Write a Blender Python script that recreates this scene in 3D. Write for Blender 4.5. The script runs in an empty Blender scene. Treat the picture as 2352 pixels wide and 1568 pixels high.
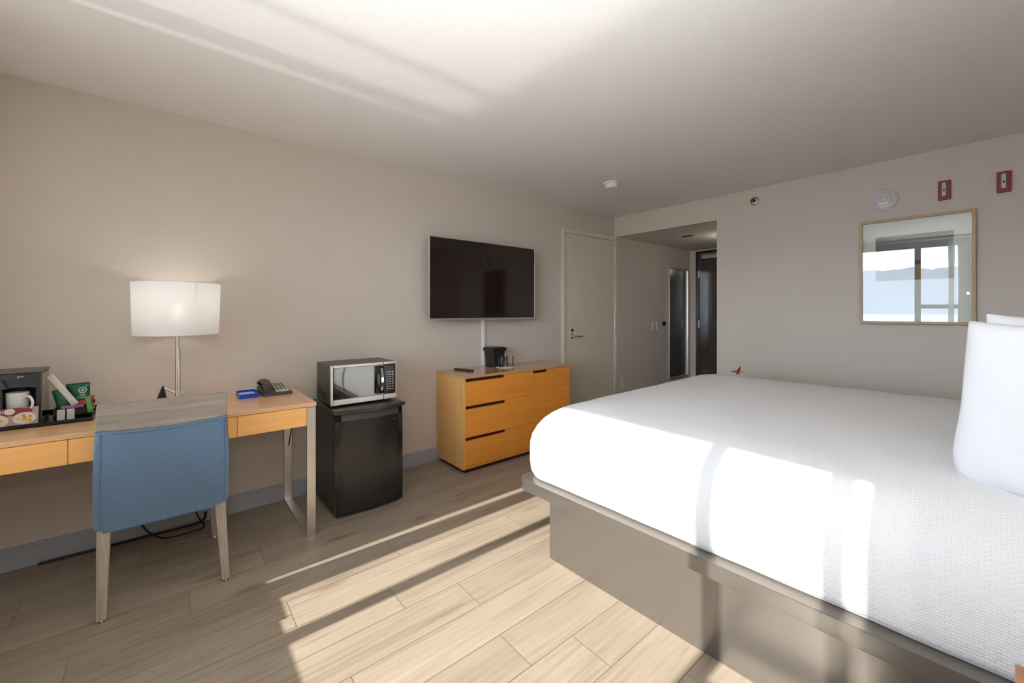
import bpy, bmesh, math, random
from mathutils import Vector, Matrix, Euler
random.seed(7)
SC = bpy.context.scene
COL = SC.collection
PI = math.pi
# ------------------------------------------------------------------ room numbers (metres, camera stands over the origin)
XL, YF, ZC = -3.079, 4.180, 2.392        # left wall, far wall, ceiling
YW, XR = -0.75, 0.66                     # window wall (behind the camera), bed head wall
HX0, HX1, HZ, HY = -3.052, -1.852, 2.158, 6.0   # entrance hall
BOXES = {}

# ------------------------------------------------------------------ helpers
def link(o):
    COL.objects.link(o); return o

def tag(o, label=None, cat=None, group=None, kind=None):
    if label: o['label'] = label
    if cat: o['category'] = cat
    if group: o['group'] = group
    if kind: o['kind'] = kind
    return o

def thing(name, label, cat, loc=(0, 0, 0), rz=0.0, group=None):
    o = bpy.data.objects.new(name, None); link(o)
    o.empty_display_size = 0.1
    o.location = loc; o.rotation_euler = (0, 0, rz)
    return tag(o, label, cat, group)

def obj(name, bm, mat, parent=None, label=None, smooth=False, world=True):
    """link one mesh; world=True: vertices are in world coordinates and are moved into the thing's frame"""
    me = bpy.data.meshes.new(name)
    if parent is not None and world:
        root = parent
        while root.parent: root = root.parent
        bmesh.ops.translate(bm, vec=-Vector(root.location), verts=bm.verts)
    bmesh.ops.recalc_face_normals(bm, faces=bm.faces)
    bm.to_mesh(me); bm.free()
    for m in (mat if isinstance(mat, (list, tuple)) else [mat]): me.materials.append(m)
    if smooth:
        for p in me.polygons: p.use_smooth = True
        me.set_sharp_from_angle(angle=math.radians(smooth if smooth is not True else 40))
    o = bpy.data.objects.new(name, me); link(o)
    if parent is not None: o.parent = parent
    if label: o['label'] = label
    return o

def solo(name, bm, mat, label, cat, group=None, smooth=False, kind=None):
    xs = [v.co for v in bm.verts]
    c = Vector(((min(v.x for v in xs)+max(v.x for v in xs))/2, (min(v.y for v in xs)+max(v.y for v in xs))/2, min(v.z for v in xs)))
    bmesh.ops.translate(bm, vec=-c, verts=bm.verts)
    o = obj(name, bm, mat, None, None, smooth)
    o.location = c
    return tag(o, label, cat, group, kind)

def struct(name, bm, mat, smooth=False):
    return solo(name, bm, mat, None, None, None, smooth, 'structure')

def NB(): return bmesh.new()

def merge(bm, tmp, mi=0, M=None):
    if M is not None: bmesh.ops.transform(tmp, matrix=M, verts=tmp.verts)
    for f in tmp.faces: f.material_index = mi
    me = bpy.data.meshes.new('tmp'); tmp.to_mesh(me); tmp.free()
    bm.from_mesh(me); bpy.data.meshes.remove(me)
    return bm

def box(bm, x0, x1, y0, y1, z0, z1, bev=0.0, seg=2, mi=0, M=None, axis=None):
    t = bmesh.new()
    bmesh.ops.create_cube(t, size=1.0)
    bmesh.ops.scale(t, vec=(abs(x1-x0), abs(y1-y0), abs(z1-z0)), verts=t.verts)
    bmesh.ops.translate(t, vec=((x0+x1)/2, (y0+y1)/2, (z0+z1)/2), verts=t.verts)
    if bev > 0:
        es = t.edges[:]
        if axis is not None:
            es = [e for e in t.edges if abs((e.verts[1].co-e.verts[0].co).normalized()[axis]) > 0.9]
        bmesh.ops.bevel(t, geom=es, offset=min(bev, 0.49*min(abs(x1-x0), abs(y1-y0), abs(z1-z0)) if axis is None else bev), segments=seg, profile=0.5, affect='EDGES', clamp_overlap=True)
    return merge(bm, t, mi, M)

def cyl(bm, p0, p1, r0, r1=None, n=24, mi=0, caps=True):
    r1 = r0 if r1 is None else r1
    p0, p1 = Vector(p0), Vector(p1)
    t = bmesh.new()
    bmesh.ops.create_cone(t, cap_ends=caps, cap_tris=False, segments=n, radius1=r0, radius2=r1, depth=(p1-p0).length)
    q = Vector((0, 0, 1)).rotation_difference((p1-p0).normalized())
    return merge(bm, t, mi, Matrix.Translation((p0+p1)/2) @ q.to_matrix().to_4x4())

def lathe(bm, prof, c=(0, 0, 0), n=40, mi=0, M=None, sx=1.0, sy=1.0):
    t = bmesh.new(); rings = []
    for r, z in prof:
        if r < 1e-6: rings.append([t.verts.new((0, 0, z))])
        else: rings.append([t.verts.new((r*sx*math.cos(2*PI*i/n), r*sy*math.sin(2*PI*i/n), z)) for i in range(n)])
    for a, b in zip(rings, rings[1:]):
        for i in range(n):
            j = (i+1) % n
            if len(a) == 1 and len(b) == 1: break
            if len(a) == 1: t.faces.new((a[0], b[i], b[j]))
            elif len(b) == 1: t.faces.new((a[i], a[j], b[0]))
            else: t.faces.new((a[i], a[j], b[j], b[i]))
    mm = Matrix.Translation(c)
    return merge(bm, t, mi, M @ mm if M is not None else mm)

def spline(pts, k=8, closed=False):
    pts = [Vector(p) for p in pts]; out = []; n = len(pts)
    rng = range(n) if closed else range(n-1)
    for i in rng:
        p0 = pts[(i-1) % n] if closed or i > 0 else pts[0]
        p1 = pts[i]; p2 = pts[(i+1) % n]
        p3 = pts[(i+2) % n] if closed or i+2 < n else pts[-1]
        for s in range(k):
            t = s/k
            out.append(0.5*((2*p1)+(p2-p0)*t+(2*p0-5*p1+4*p2-p3)*t*t+(3*p1-p0-3*p2+p3)*t**3))
    if not closed: out.append(pts[-1])
    return out

def tube(bm, pts, r, n=8, closed=False, mi=0):
    t = bmesh.new(); pts = [Vector(p) for p in pts]; N = len(pts); rings = []
    up = Vector((0, 0, 1)); prev = None
    for i, p in enumerate(pts):
        a = pts[(i-1) % N] if closed or i > 0 else p
        b = pts[(i+1) % N] if closed or i < N-1 else p
        d = (b-a).normalized()
        u = prev if prev is not None else (up if abs(d.z) < 0.9 else Vector((1, 0, 0)))
        u = (u - d*u.dot(d)).normalized(); v = d.cross(u); prev = u
        rr = r(i/(N-1)) if callable(r) else r
        rings.append([t.verts.new(p+u*rr*math.cos(2*PI*k/n)+v*rr*math.sin(2*PI*k/n)) for k in range(n)])
    for i in range(N if closed else N-1):
        a, b = rings[i], rings[(i+1) % N]
        for k in range(n): t.faces.new((a[k], a[(k+1) % n], b[(k+1) % n], b[k]))
    if not closed:
        t.faces.new(rings[0]); t.faces.new(rings[-1][::-1])
    return merge(bm, t, mi)

def rrect(hx, hy, r, n=8):
    out = []
    for cx, cy, a0 in ((hx-r, hy-r, 0), (-hx+r, hy-r, 90), (-hx+r, -hy+r, 180), (hx-r, -hy+r, 270)):
        for i in range(n+1):
            a = math.radians(a0+90*i/n); out.append((cx+r*math.cos(a), cy+r*math.sin(a)))
    return out

def prism(bm, outline, z0, z1, mi=0, M=None, bev=0.0):
    """outline: list of (x,y); extruded z0..z1"""
    t = bmesh.new()
    a = [t.verts.new((x, y, z0)) for x, y in outline]; b = [t.verts.new((x, y, z1)) for x, y in outline]
    n = len(a)
    t.faces.new(a[::-1]); t.faces.new(b)
    for i in range(n): t.faces.new((a[i], a[(i+1) % n], b[(i+1) % n], b[i]))
    if bev:
        es = [e for e in t.edges if abs(e.verts[0].co.z-e.verts[1].co.z) < 1e-6]
        bmesh.ops.bevel(t, geom=es, offset=bev, segments=2, profile=0.5, affect='EDGES')
    return merge(bm, t, mi, M)

def text_bm(bm, s, size, M, depth=0.0006, mi=0, shear=0.0):
    cu = bpy.data.curves.new('t', 'FONT'); cu.body = s; cu.size = size; cu.extrude = depth; cu.shear = shear
    cu.align_x = 'CENTER'; cu.align_y = 'CENTER'; cu.resolution_u = 2
    o = bpy.data.objects.new('t', cu); link(o)
    bpy.context.view_layer.update()
    me = bpy.data.meshes.new_from_object(o)
    t = bmesh.new(); t.from_mesh(me)
    bpy.data.objects.remove(o); bpy.data.curves.remove(cu); bpy.data.meshes.remove(me)
    return merge(bm, t, mi, M)

def frame_M(o, ux, uy):
    """matrix whose local x,y are ux,uy and origin o"""
    ux, uy = Vector(ux).normalized(), Vector(uy).normalized(); uz = ux.cross(uy)
    m = Matrix((ux, uy, uz)).transposed().to_4x4(); m.translation = Vector(o)
    return m

# ------------------------------------------------------------------ materials
def lin(c):
    return tuple(((v/255)/12.92 if v/255 <= 0.04045 else ((v/255+0.055)/1.055)**2.4) for v in c)+(1,)

def base(name):
    m = bpy.data.materials.new(name); m.use_nodes = True
    nt = m.node_tree; b = nt.nodes['Principled BSDF']
    return m, nt, b

def N(nt, t, **kw):
    n = nt.nodes.new(t)
    for k, v in kw.items():
        if k in n.inputs: n.inputs[k].default_value = v
        else: setattr(n, k, v)
    return n

def coords(nt, scale=(1, 1, 1), rot=(0, 0, 0), kind='Object'):
    tc = nt.nodes.new('ShaderNodeTexCoord'); mp = nt.nodes.new('ShaderNodeMapping')
    mp.inputs['Scale'].default_value = scale; mp.inputs['Rotation'].default_value = rot
    nt.links.new(tc.outputs[kind], mp.inputs['Vector']); return mp.outputs['Vector']

def bump(nt, b, height, strength, dist=0.002):
    bp = N(nt, 'ShaderNodeBump'); bp.inputs['Strength'].default_value = strength; bp.inputs['Distance'].default_value = dist
    nt.links.new(height, bp.inputs['Height']); nt.links.new(bp.outputs['Normal'], b.inputs['Normal'])

def plain(name, rgb, rough=0.5, metal=0.0, spec=0.5, nscale=40, namp=0.04, bstr=0.0, bscale=200, coat=0.0):
    m, nt, b = base(name); c = lin(rgb)
    b.inputs['Roughness'].default_value = rough; b.inputs['Metallic'].default_value = metal
    b.inputs['Specular IOR Level'].default_value = spec
    b.inputs['Coat Weight'].default_value = coat
    v = coords(nt)
    n = N(nt, 'ShaderNodeTexNoise'); n.inputs['Scale'].default_value = nscale; n.inputs['Detail'].default_value = 3
    nt.links.new(v, n.inputs['Vector'])
    r = N(nt, 'ShaderNodeMapRange'); r.inputs['To Min'].default_value = 1-namp; r.inputs['To Max'].default_value = 1+namp
    nt.links.new(n.outputs['Fac'], r.inputs['Value'])
    x = N(nt, 'ShaderNodeVectorMath', operation='SCALE'); x.inputs[0].default_value = c[:3]
    nt.links.new(r.outputs['Result'], x.inputs['Scale']); nt.links.new(x.outputs[0], b.inputs['Base Color'])
    if bstr:
        n2 = N(nt, 'ShaderNodeTexNoise'); n2.inputs['Scale'].default_value = bscale; n2.inputs['Detail'].default_value = 4
        nt.links.new(v, n2.inputs['Vector']); bump(nt, b, n2.outputs['Fac'], bstr)
    return m

def wood(name, c1, c2, grain_axis=1, rough=0.4, s=1.0, coat=0.0, spec=0.5, amp=1.0):
    """straight grain along grain_axis"""
    m, nt, b = base(name)
    sc = [28*s, 28*s, 28*s]; sc[grain_axis] = 1.3*s
    v = coords(nt, tuple(sc))
    n = N(nt, 'ShaderNodeTexNoise'); n.inputs['Scale'].default_value = 1.0; n.inputs['Detail'].default_value = 6; n.inputs['Roughness'].default_value = 0.6; n.inputs['Distortion'].default_value = 0.6
    nt.links.new(v, n.inputs['Vector'])
    sc2 = [150*s, 150*s, 150*s]; sc2[grain_axis] = 6*s
    v2 = coords(nt, tuple(sc2))
    n2 = N(nt, 'ShaderNodeTexNoise'); n2.inputs['Scale'].default_value = 1.0; n2.inputs['Detail'].default_value = 3
    nt.links.new(v2, n2.inputs['Vector'])
    mx = N(nt, 'ShaderNodeMath', operation='MULTIPLY_ADD'); mx.inputs[1].default_value = 0.35; 
    nt.links.new(n2.outputs['Fac'], mx.inputs[0]); 
    sb = N(nt, 'ShaderNodeMath', operation='MULTIPLY'); sb.inputs[1].default_value = 0.8
    nt.links.new(n.outputs['Fac'], sb.inputs[0]); nt.links.new(sb.outputs[0], mx.inputs[2])
    r = N(nt, 'ShaderNodeValToRGB')
    r.color_ramp.elements[0].position = 0.5-0.17/amp; r.color_ramp.elements[0].color = lin(c1)
    r.color_ramp.elements[1].position = 0.5+0.27/amp; r.color_ramp.elements[1].color = lin(c2)
    nt.links.new(mx.outputs[0], r.inputs['Fac']); nt.links.new(r.outputs['Color'], b.inputs['Base Color'])
    b.inputs['Roughness'].default_value = rough; b.inputs['Coat Weight'].default_value = coat
    b.inputs['Specular IOR Level'].default_value = spec
    bump(nt, b, mx.outputs[0], 0.12, 0.0008)
    return m

def fabric(name, c1, c2, scale=900, rough=0.95, bstr=0.5):
    m, nt, b = base(name)
    v = coords(nt, (1, 1, 1))
    outs = []
    for sc in ((scale, scale, scale*0.12), (scale*0.12, scale*0.12, scale)):
        vv = coords(nt, sc)
        n = N(nt, 'ShaderNodeTexNoise'); n.inputs['Scale'].default_value = 1.0; n.inputs['Detail'].default_value = 2
        nt.links.new(vv, n.inputs['Vector']); outs.append(n.outputs['Fac'])
    a = N(nt, 'ShaderNodeMath', operation='ADD'); nt.links.new(outs[0], a.inputs[0]); nt.links.new(outs[1], a.inputs[1])
    r = N(nt, 'ShaderNodeValToRGB')
    r.color_ramp.elements[0].position = 0.35; r.color_ramp.elements[0].color = lin(c1)
    r.color_ramp.elements[1].position = 0.65; r.color_ramp.elements[1].color = lin(c2)
    h = N(nt, 'ShaderNodeMath', operation='MULTIPLY'); h.inputs[1].default_value = 0.5; nt.links.new(a.outputs[0], h.inputs[0])
    nt.links.new(h.outputs[0], r.inputs['Fac']); nt.links.new(r.outputs['Color'], b.inputs['Base Color'])
    b.inputs['Roughness'].default_value = rough; b.inputs['Sheen Weight'].default_value = 0.2
    b.inputs['Specular IOR Level'].default_value = 0.2
    bump(nt, b, h.outputs[0], bstr, 0.001)
    return m

def thin_glass(name, tint=(0.97, 0.98, 0.98), ior=1.5):
    m, nt, b = base(name); nt.nodes.remove(b)
    out = nt.nodes['Material Output']
    tr = N(nt, 'ShaderNodeBsdfTransparent'); tr.inputs['Color'].default_value = tint+(1,)
    gl = N(nt, 'ShaderNodeBsdfGlossy'); gl.inputs['Roughness'].default_value = 0.0
    fr = N(nt, 'ShaderNodeFresnel'); fr.inputs['IOR'].default_value = ior
    n = N(nt, 'ShaderNodeTexNoise'); n.inputs['Scale'].default_value = 3
    mx = N(nt, 'ShaderNodeMixShader')
    nt.links.new(fr.outputs[0], mx.inputs[0]); nt.links.new(tr.outputs[0], mx.inputs[1]); nt.links.new(gl.outputs[0], mx.inputs[2])
    nt.links.new(mx.outputs[0], out.inputs['Surface'])
    return m

def cloth_sheer(name, rgb, opacity, transl=0.5):
    m, nt, b = base(name); nt.nodes.remove(b); out = nt.nodes['Material Output']
    c = lin(rgb)
    d = N(nt, 'ShaderNodeBsdfDiffuse'); d.inputs['Color'].default_value = c
    t = N(nt, 'ShaderNodeBsdfTranslucent'); t.inputs['Color'].default_value = c
    a = N(nt, 'ShaderNodeMixShader'); a.inputs[0].default_value = transl
    nt.links.new(d.outputs[0], a.inputs[1]); nt.links.new(t.outputs[0], a.inputs[2])
    tr = N(nt, 'ShaderNodeBsdfTransparent')
    v = coords(nt, (300, 300, 300)); n = N(nt, 'ShaderNodeTexNoise'); n.inputs['Scale'].default_value = 1; nt.links.new(v, n.inputs['Vector'])
    r = N(nt, 'ShaderNodeMapRange'); r.inputs['To Min'].default_value = opacity-0.05; r.inputs['To Max'].default_value = min(1, opacity+0.05)
    nt.links.new(n.outputs['Fac'], r.inputs['Value'])
    mx = N(nt, 'ShaderNodeMixShader'); nt.links.new(r.outputs['Result'], mx.inputs[0])
    nt.links.new(tr.outputs[0], mx.inputs[1]); nt.links.new(a.outputs[0], mx.inputs[2])
    nt.links.new(mx.outputs[0], out.inputs['Surface'])
    return m

def emit(name, rgb, s):
    m, nt, b = base(name)
    b.inputs['Base Color'].default_value = lin(rgb); b.inputs['Emission Color'].default_value = lin(rgb); b.inputs['Emission Strength'].default_value = s
    return m

M = {}
M['wall'] = plain('wall_paint', (206, 196, 185), 0.75, spec=0.25, nscale=3, namp=0.015, bstr=0.08, bscale=350)
M['ceil'] = plain('ceiling_paint', (234, 230, 227), 0.9, spec=0.1, nscale=3, namp=0.01, bstr=0.55, bscale=160)
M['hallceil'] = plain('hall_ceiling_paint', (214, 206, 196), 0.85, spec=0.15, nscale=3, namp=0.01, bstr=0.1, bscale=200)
M['doorpaint'] = plain('door_paint', (216, 207, 187), 0.5, spec=0.35, nscale=5, namp=0.01)
M['base'] = plain('baseboard_vinyl', (160, 164, 170), 0.5, nscale=6, namp=0.03)
M['desk'] = wood('honey_oak', (246, 174, 96), (252, 198, 126), 1, 0.38, coat=0.0, amp=0.8)
M['dresser'] = wood('amber_oak_front', (222, 136, 48), (240, 160, 66), 1, 0.36, coat=0.0, amp=0.8)
M['dresser_v'] = wood('amber_oak_side', (206, 150, 84), (232, 182, 112), 2, 0.4, amp=0.8)
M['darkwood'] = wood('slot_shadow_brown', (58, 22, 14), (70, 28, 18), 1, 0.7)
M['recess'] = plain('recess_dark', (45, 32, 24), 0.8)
M['greywood'] = wood('grey_ash', (122, 112, 101), (164, 153, 140), 1, 0.55, s=1.3)
M['greywood_v'] = wood('grey_ash_leg', (138, 127, 112), (184, 172, 156), 2, 0.5, s=1.6)
M['blue'] = fabric('blue_tweed', (80, 103, 128), (114, 137, 160))
M['steel'] = plain('brushed_steel', (226, 221, 213), 0.36, 1.0, nscale=15, namp=0.05)
M['chrome'] = plain('chrome', (225, 225, 222), 0.12, 1.0, namp=0.01)
M['dark_metal'] = plain('dark_metal', (70, 68, 66), 0.35, 0.9)
M['black'] = plain('black_plastic', (26, 26, 27), 0.38, nscale=30)
M['blackgloss'] = plain('black_gloss', (14, 14, 15), 0.12, nscale=30)
M['fridge'] = plain('fridge_enamel', (22, 21, 21), 0.24, spec=0.8, nscale=120, namp=0.1, bstr=0.05, bscale=500)
M['fridge_side'] = plain('fridge_side_enamel', (24, 23, 22), 0.33, spec=0.7, nscale=120, namp=0.1, bstr=0.06, bscale=500)
M['mwcase'] = plain('microwave_case', (62, 61, 58), 0.35, 0.3, namp=0.03)
M['mwside'] = M['mwcase']
M['rubber'] = plain('cable_rubber', (14, 14, 15), 0.5)
M['screen'] = plain('tv_panel', (34, 24, 18), 0.07, spec=0.6, nscale=10)
M['white'] = plain('white_plastic', (225, 224, 221), 0.4, namp=0.01)
M['offwhite'] = plain('offwhite_plastic', (205, 200, 192), 0.45, namp=0.02)
M['ceramic'] = plain('white_ceramic', (222, 222, 219), 0.15, namp=0.01)
M['red'] = plain('red_plastic', (140, 22, 24), 0.35)
M['lens'] = plain('strobe_lens', (196, 190, 180), 0.2, namp=0.03)
M['bedgrey'] = plain('platform_laminate', (128, 122, 115), 0.24, 0.72, spec=0.6, nscale=4, namp=0.03)
M['nightwood'] = wood('nightstand_wood', (150, 98, 60), (176, 120, 76), 0, 0.4)
M['framewood'] = wood('picture_frame_wood', (172, 142, 110), (196, 166, 132), 2, 0.5)
M['mat'] = plain('picture_mat', (222, 220, 210), 0.9, namp=0.01)
M['picglass'] = thin_glass('picture_glass', (0.97, 0.98, 0.98), 1.62)
M['winglass'] = thin_glass('window_glass', (0.98, 0.99, 0.99), 1.45)
M['entry'] = wood('dark_veneer_door', (44, 38, 38), (68, 61, 61), 2, 0.14, spec=1.0, s=0.6)
M['entryframe'] = plain('dark_door_frame', (48, 34, 30), 0.4)
M['mirror'] = plain('mirror_silver', (225, 228, 228), 0.01, 1.0, namp=0.005)
M['traywhite'] = plain('paper_white', (230, 230, 226), 0.8)
M['trayblue'] = plain('blue_plastic_tray', (16, 62, 176), 0.35)
M['tumbler'] = thin_glass('tumbler_glass', (0.985, 0.99, 0.99), 1.28)
M['green'] = plain('green_foil', (14, 92, 62), 0.28, 0.25, nscale=20, namp=0.15, bstr=0.6, bscale=45)
M['green2'] = plain('lime_packet', (70, 150, 70), 0.35)
M['redpk'] = plain('red_packet', (176, 34, 44), 0.4)
M['purple'] = plain('purple_packet', (158, 92, 140), 0.4)
M['wrap'] = plain('clear_wrap_white', (205, 198, 188), 0.35)
M['sheet'] = None
M['flower'] = plain('red_petal', (214, 62, 34), 0.6)
M['flowerdark'] = plain('dark_petal_tip', (96, 40, 32), 0.6)
M['winframe'] = plain('window_frame_paint', (170, 168, 162), 0.5)
M['sheer'] = cloth_sheer('sheer_curtain', (232, 230, 226), 0.93, 0.35)
M['drape'] = cloth_sheer('grey_curtain', (196, 192, 186), 0.999, 0.15)
M['drape_w'] = cloth_sheer('white_curtain', (226, 222, 214), 0.999, 0.35)
M['sheer2'] = cloth_sheer('thin_sheer', (232, 230, 226), 0.93, 0.4)
M['shade'] = cloth_sheer('lamp_shade_cloth', (230, 230, 228), 0.999, 0.55)

def speckle():
    m, nt, b = base('speckled_paper')
    v = coords(nt, (420, 420, 420)); n = N(nt, 'ShaderNodeTexVoronoi'); n.inputs['Scale'].default_value = 1; nt.links.new(v, n.inputs['Vector'])
    r = N(nt, 'ShaderNodeValToRGB'); r.color_ramp.interpolation = 'CONSTANT'
    r.color_ramp.elements[0].color = lin((70, 68, 72)); r.color_ramp.elements[1].position = 0.33; r.color_ramp.elements[1].color = lin((205, 202, 200))
    nt.links.new(n.outputs['Distance'], r.inputs['Fac']); nt.links.new(r.outputs['Color'], b.inputs['Base Color']); b.inputs['Roughness'].default_value = 0.6
    return m
M['speckle'] = speckle()

def coverlet():
    m, nt, b = base('white_waffle_coverlet')
    b.inputs['Base Color'].default_value = lin((226, 226, 226)); b.inputs['Roughness'].default_value = 0.95
    b.inputs['Specular IOR Level'].default_value = 0.1; b.inputs['Sheen Weight'].default_value = 0.15
    v = coords(nt, (1, 1, 1))
    nz = N(nt, 'ShaderNodeTexNoise'); nz.inputs['Scale'].default_value = 9; nz.inputs['Detail'].default_value = 2; nt.links.new(v, nz.inputs['Vector'])
    mixv = N(nt, 'ShaderNodeVectorMath', operation='MULTIPLY_ADD'); mixv.inputs[1].default_value = (0.012, 0.012, 0.012)
    nt.links.new(nz.outputs['Color'], mixv.inputs[0]); nt.links.new(v, mixv.inputs[2])
    br = N(nt, 'ShaderNodeTexBrick'); br.inputs['Scale'].default_value = 1.0
    br.inputs['Brick Width'].default_value = 0.018; br.inputs['Row Height'].default_value = 0.0075; br.inputs['Mortar Size'].default_value = 0.0016; br.inputs['Mortar Smooth'].default_value = 0.8
    br.inputs['Color1'].default_value = (1, 1, 1, 1); br.inputs['Color2'].default_value = (0.75, 0.75, 0.75, 1); br.inputs['Mortar'].default_value = (0, 0, 0, 1)
    # a weave that also runs down the sides: x stays, y and z are summed
    sp = N(nt, 'ShaderNodeSeparateXYZ'); nt.links.new(mixv.outputs[0], sp.inputs[0])
    ad = N(nt, 'ShaderNodeMath', operation='ADD'); nt.links.new(sp.outputs['Y'], ad.inputs[0]); nt.links.new(sp.outputs['Z'], ad.inputs[1])
    cb = N(nt, 'ShaderNodeCombineXYZ'); nt.links.new(sp.outputs['X'], cb.inputs['X']); nt.links.new(ad.outputs[0], cb.inputs['Y'])
    nt.links.new(cb.outputs[0], br.inputs['Vector'])
    n2 = N(nt, 'ShaderNodeTexNoise'); n2.inputs['Scale'].default_value = 5; n2.inputs['Detail'].default_value = 3; nt.links.new(v, n2.inputs['Vector'])
    sc = N(nt, 'ShaderNodeMath', operation='MULTIPLY_ADD'); sc.inputs[1].default_value = 2.5
    nt.links.new(n2.outputs['Fac'], sc.inputs[0]); nt.links.new(br.outputs['Color'], sc.inputs[2])
    bump(nt, b, sc.outputs[0], 0.55, 0.0022)
    return m
M['sheet'] = coverlet()
def cotton():
    m = plain('pillow_cotton', (224, 225, 227), 0.9, spec=0.15, nscale=3, namp=0.01, bstr=0.25, bscale=14)
    return m
M['cotton'] = cotton()

def floor_mat():
    m, nt, b = base('oak_plank_vinyl')
    uv = N(nt, 'ShaderNodeTexCoord')
    at = N(nt, 'ShaderNodeAttribute'); at.attribute_name = 'plank'; at.attribute_type = 'GEOMETRY'
    off = N(nt, 'ShaderNodeVectorMath', operation='SCALE'); off.inputs['Scale'].default_value = 37.0
    nt.links.new(at.outputs['Color'], off.inputs[0])
    add = N(nt, 'ShaderNodeVectorMath', operation='ADD'); nt.links.new(uv.outputs['Object'], add.inputs[0]); nt.links.new(off.outputs[0], add.inputs[1])
    def noise(sx, sy, det, dist, rough=0.55):
        mp = N(nt, 'ShaderNodeMapping'); mp.inputs['Scale'].default_value = (sx, sy, 1); nt.links.new(add.outputs[0], mp.inputs['Vector'])
        n = N(nt, 'ShaderNodeTexNoise'); n.inputs['Scale'].default_value = 1; n.inputs['Detail'].default_value = det; n.inputs['Distortion'].default_value = dist; n.inputs['Roughness'].default_value = rough
        nt.links.new(mp.outputs[0], n.inputs['Vector']); return n.outputs['Fac']
    g1 = noise(26, 1.6, 5, 1.6); g2 = noise(9, 0.9, 3, 0.6); g3 = noise(190, 7, 3, 0.3)
    # cathedral figure
    mp = N(nt, 'ShaderNodeMapping'); mp.inputs['Scale'].default_value = (7, 0.55, 1); nt.links.new(add.outputs[0], mp.inputs['Vector'])
    wv = N(nt, 'ShaderNodeTexWave', wave_type='RINGS', rings_direction='SPHERICAL'); wv.inputs['Scale'].default_value = 1.6; wv.inputs['Distortion'].default_value = 5; wv.inputs['Detail'].default_value = 3; wv.inputs['Detail Scale'].default_value = 1.2
    nt.links.new(mp.outputs[0], wv.inputs['Vector'])
    def mul(a, k, c=None):
        x = N(nt, 'ShaderNodeMath', operation='MULTIPLY_ADD'); nt.links.new(a, x.inputs[0]); x.inputs[1].default_value = k
        if c is None: x.inputs[2].default_value = 0
        else: nt.links.new(c, x.inputs[2])
        return x.outputs[0]
    s = mul(g1, 0.34); s = mul(g2, 0.38, s); s = mul(g3, 0.10, s); s = mul(wv.outputs['Fac'], 0.045, s)
    r = N(nt, 'ShaderNodeValToRGB'); e = r.color_ramp.elements
    e[0].position = 0.26; e[0].color = lin((119, 106, 93)); e[1].position = 0.62; e[1].color = lin((163, 151, 134))
    k = e.new(0.42); k.color = lin((148, 135, 119))
    nt.links.new(s, r.inputs['Fac'])
    # knots
    mk = N(nt, 'ShaderNodeMapping'); mk.inputs['Scale'].default_value = (5.2, 1.5, 1); nt.links.new(add.outputs[0], mk.inputs['Vector'])
    vo = N(nt, 'ShaderNodeTexVoronoi'); vo.inputs['Scale'].default_value = 1; nt.links.new(mk.outputs[0], vo.inputs['Vector'])
    kr = N(nt, 'ShaderNodeMapRange'); kr.inputs['From Min'].default_value = 0.02; kr.inputs['From Max'].default_value = 0.16; kr.inputs['To Min'].default_value = 0.55; kr.inputs['To Max'].default_value = 0.0
    nt.links.new(vo.outputs['Distance'], kr.inputs['Value'])
    mixk = N(nt, 'ShaderNodeMixRGB', blend_type='MULTIPLY'); mixk.inputs['Color2'].default_value = lin((170, 130, 100))
    nt.links.new(kr.outputs['Result'], mixk.inputs['Fac']); nt.links.new(r.outputs['Color'], mixk.inputs['Color1'])
    # per plank tone
    sx = N(nt, 'ShaderNodeSeparateColor'); nt.links.new(at.outputs['Color'], sx.inputs[0])
    mr = N(nt, 'ShaderNodeMapRange'); mr.inputs['To Min'].default_value = 0.92; mr.inputs['To Max'].default_value = 1.08; nt.links.new(sx.outputs[0], mr.inputs['Value'])
    fin = N(nt, 'ShaderNodeVectorMath', operation='SCALE'); nt.links.new(mixk.outputs['Color'], fin.inputs[0]); nt.links.new(mr.outputs['Result'], fin.inputs['Scale'])
    nt.links.new(fin.outputs[0], b.inputs['Base Color'])
    b.inputs['Roughness'].default_value = 0.36; b.inputs['Specular IOR Level'].default_value = 0.4
    bump(nt, b, s, 0.15, 0.001)
    return m
M['floor'] = floor_mat()
M['groove'] = plain('plank_groove', (112, 90, 70), 0.8)

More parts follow.
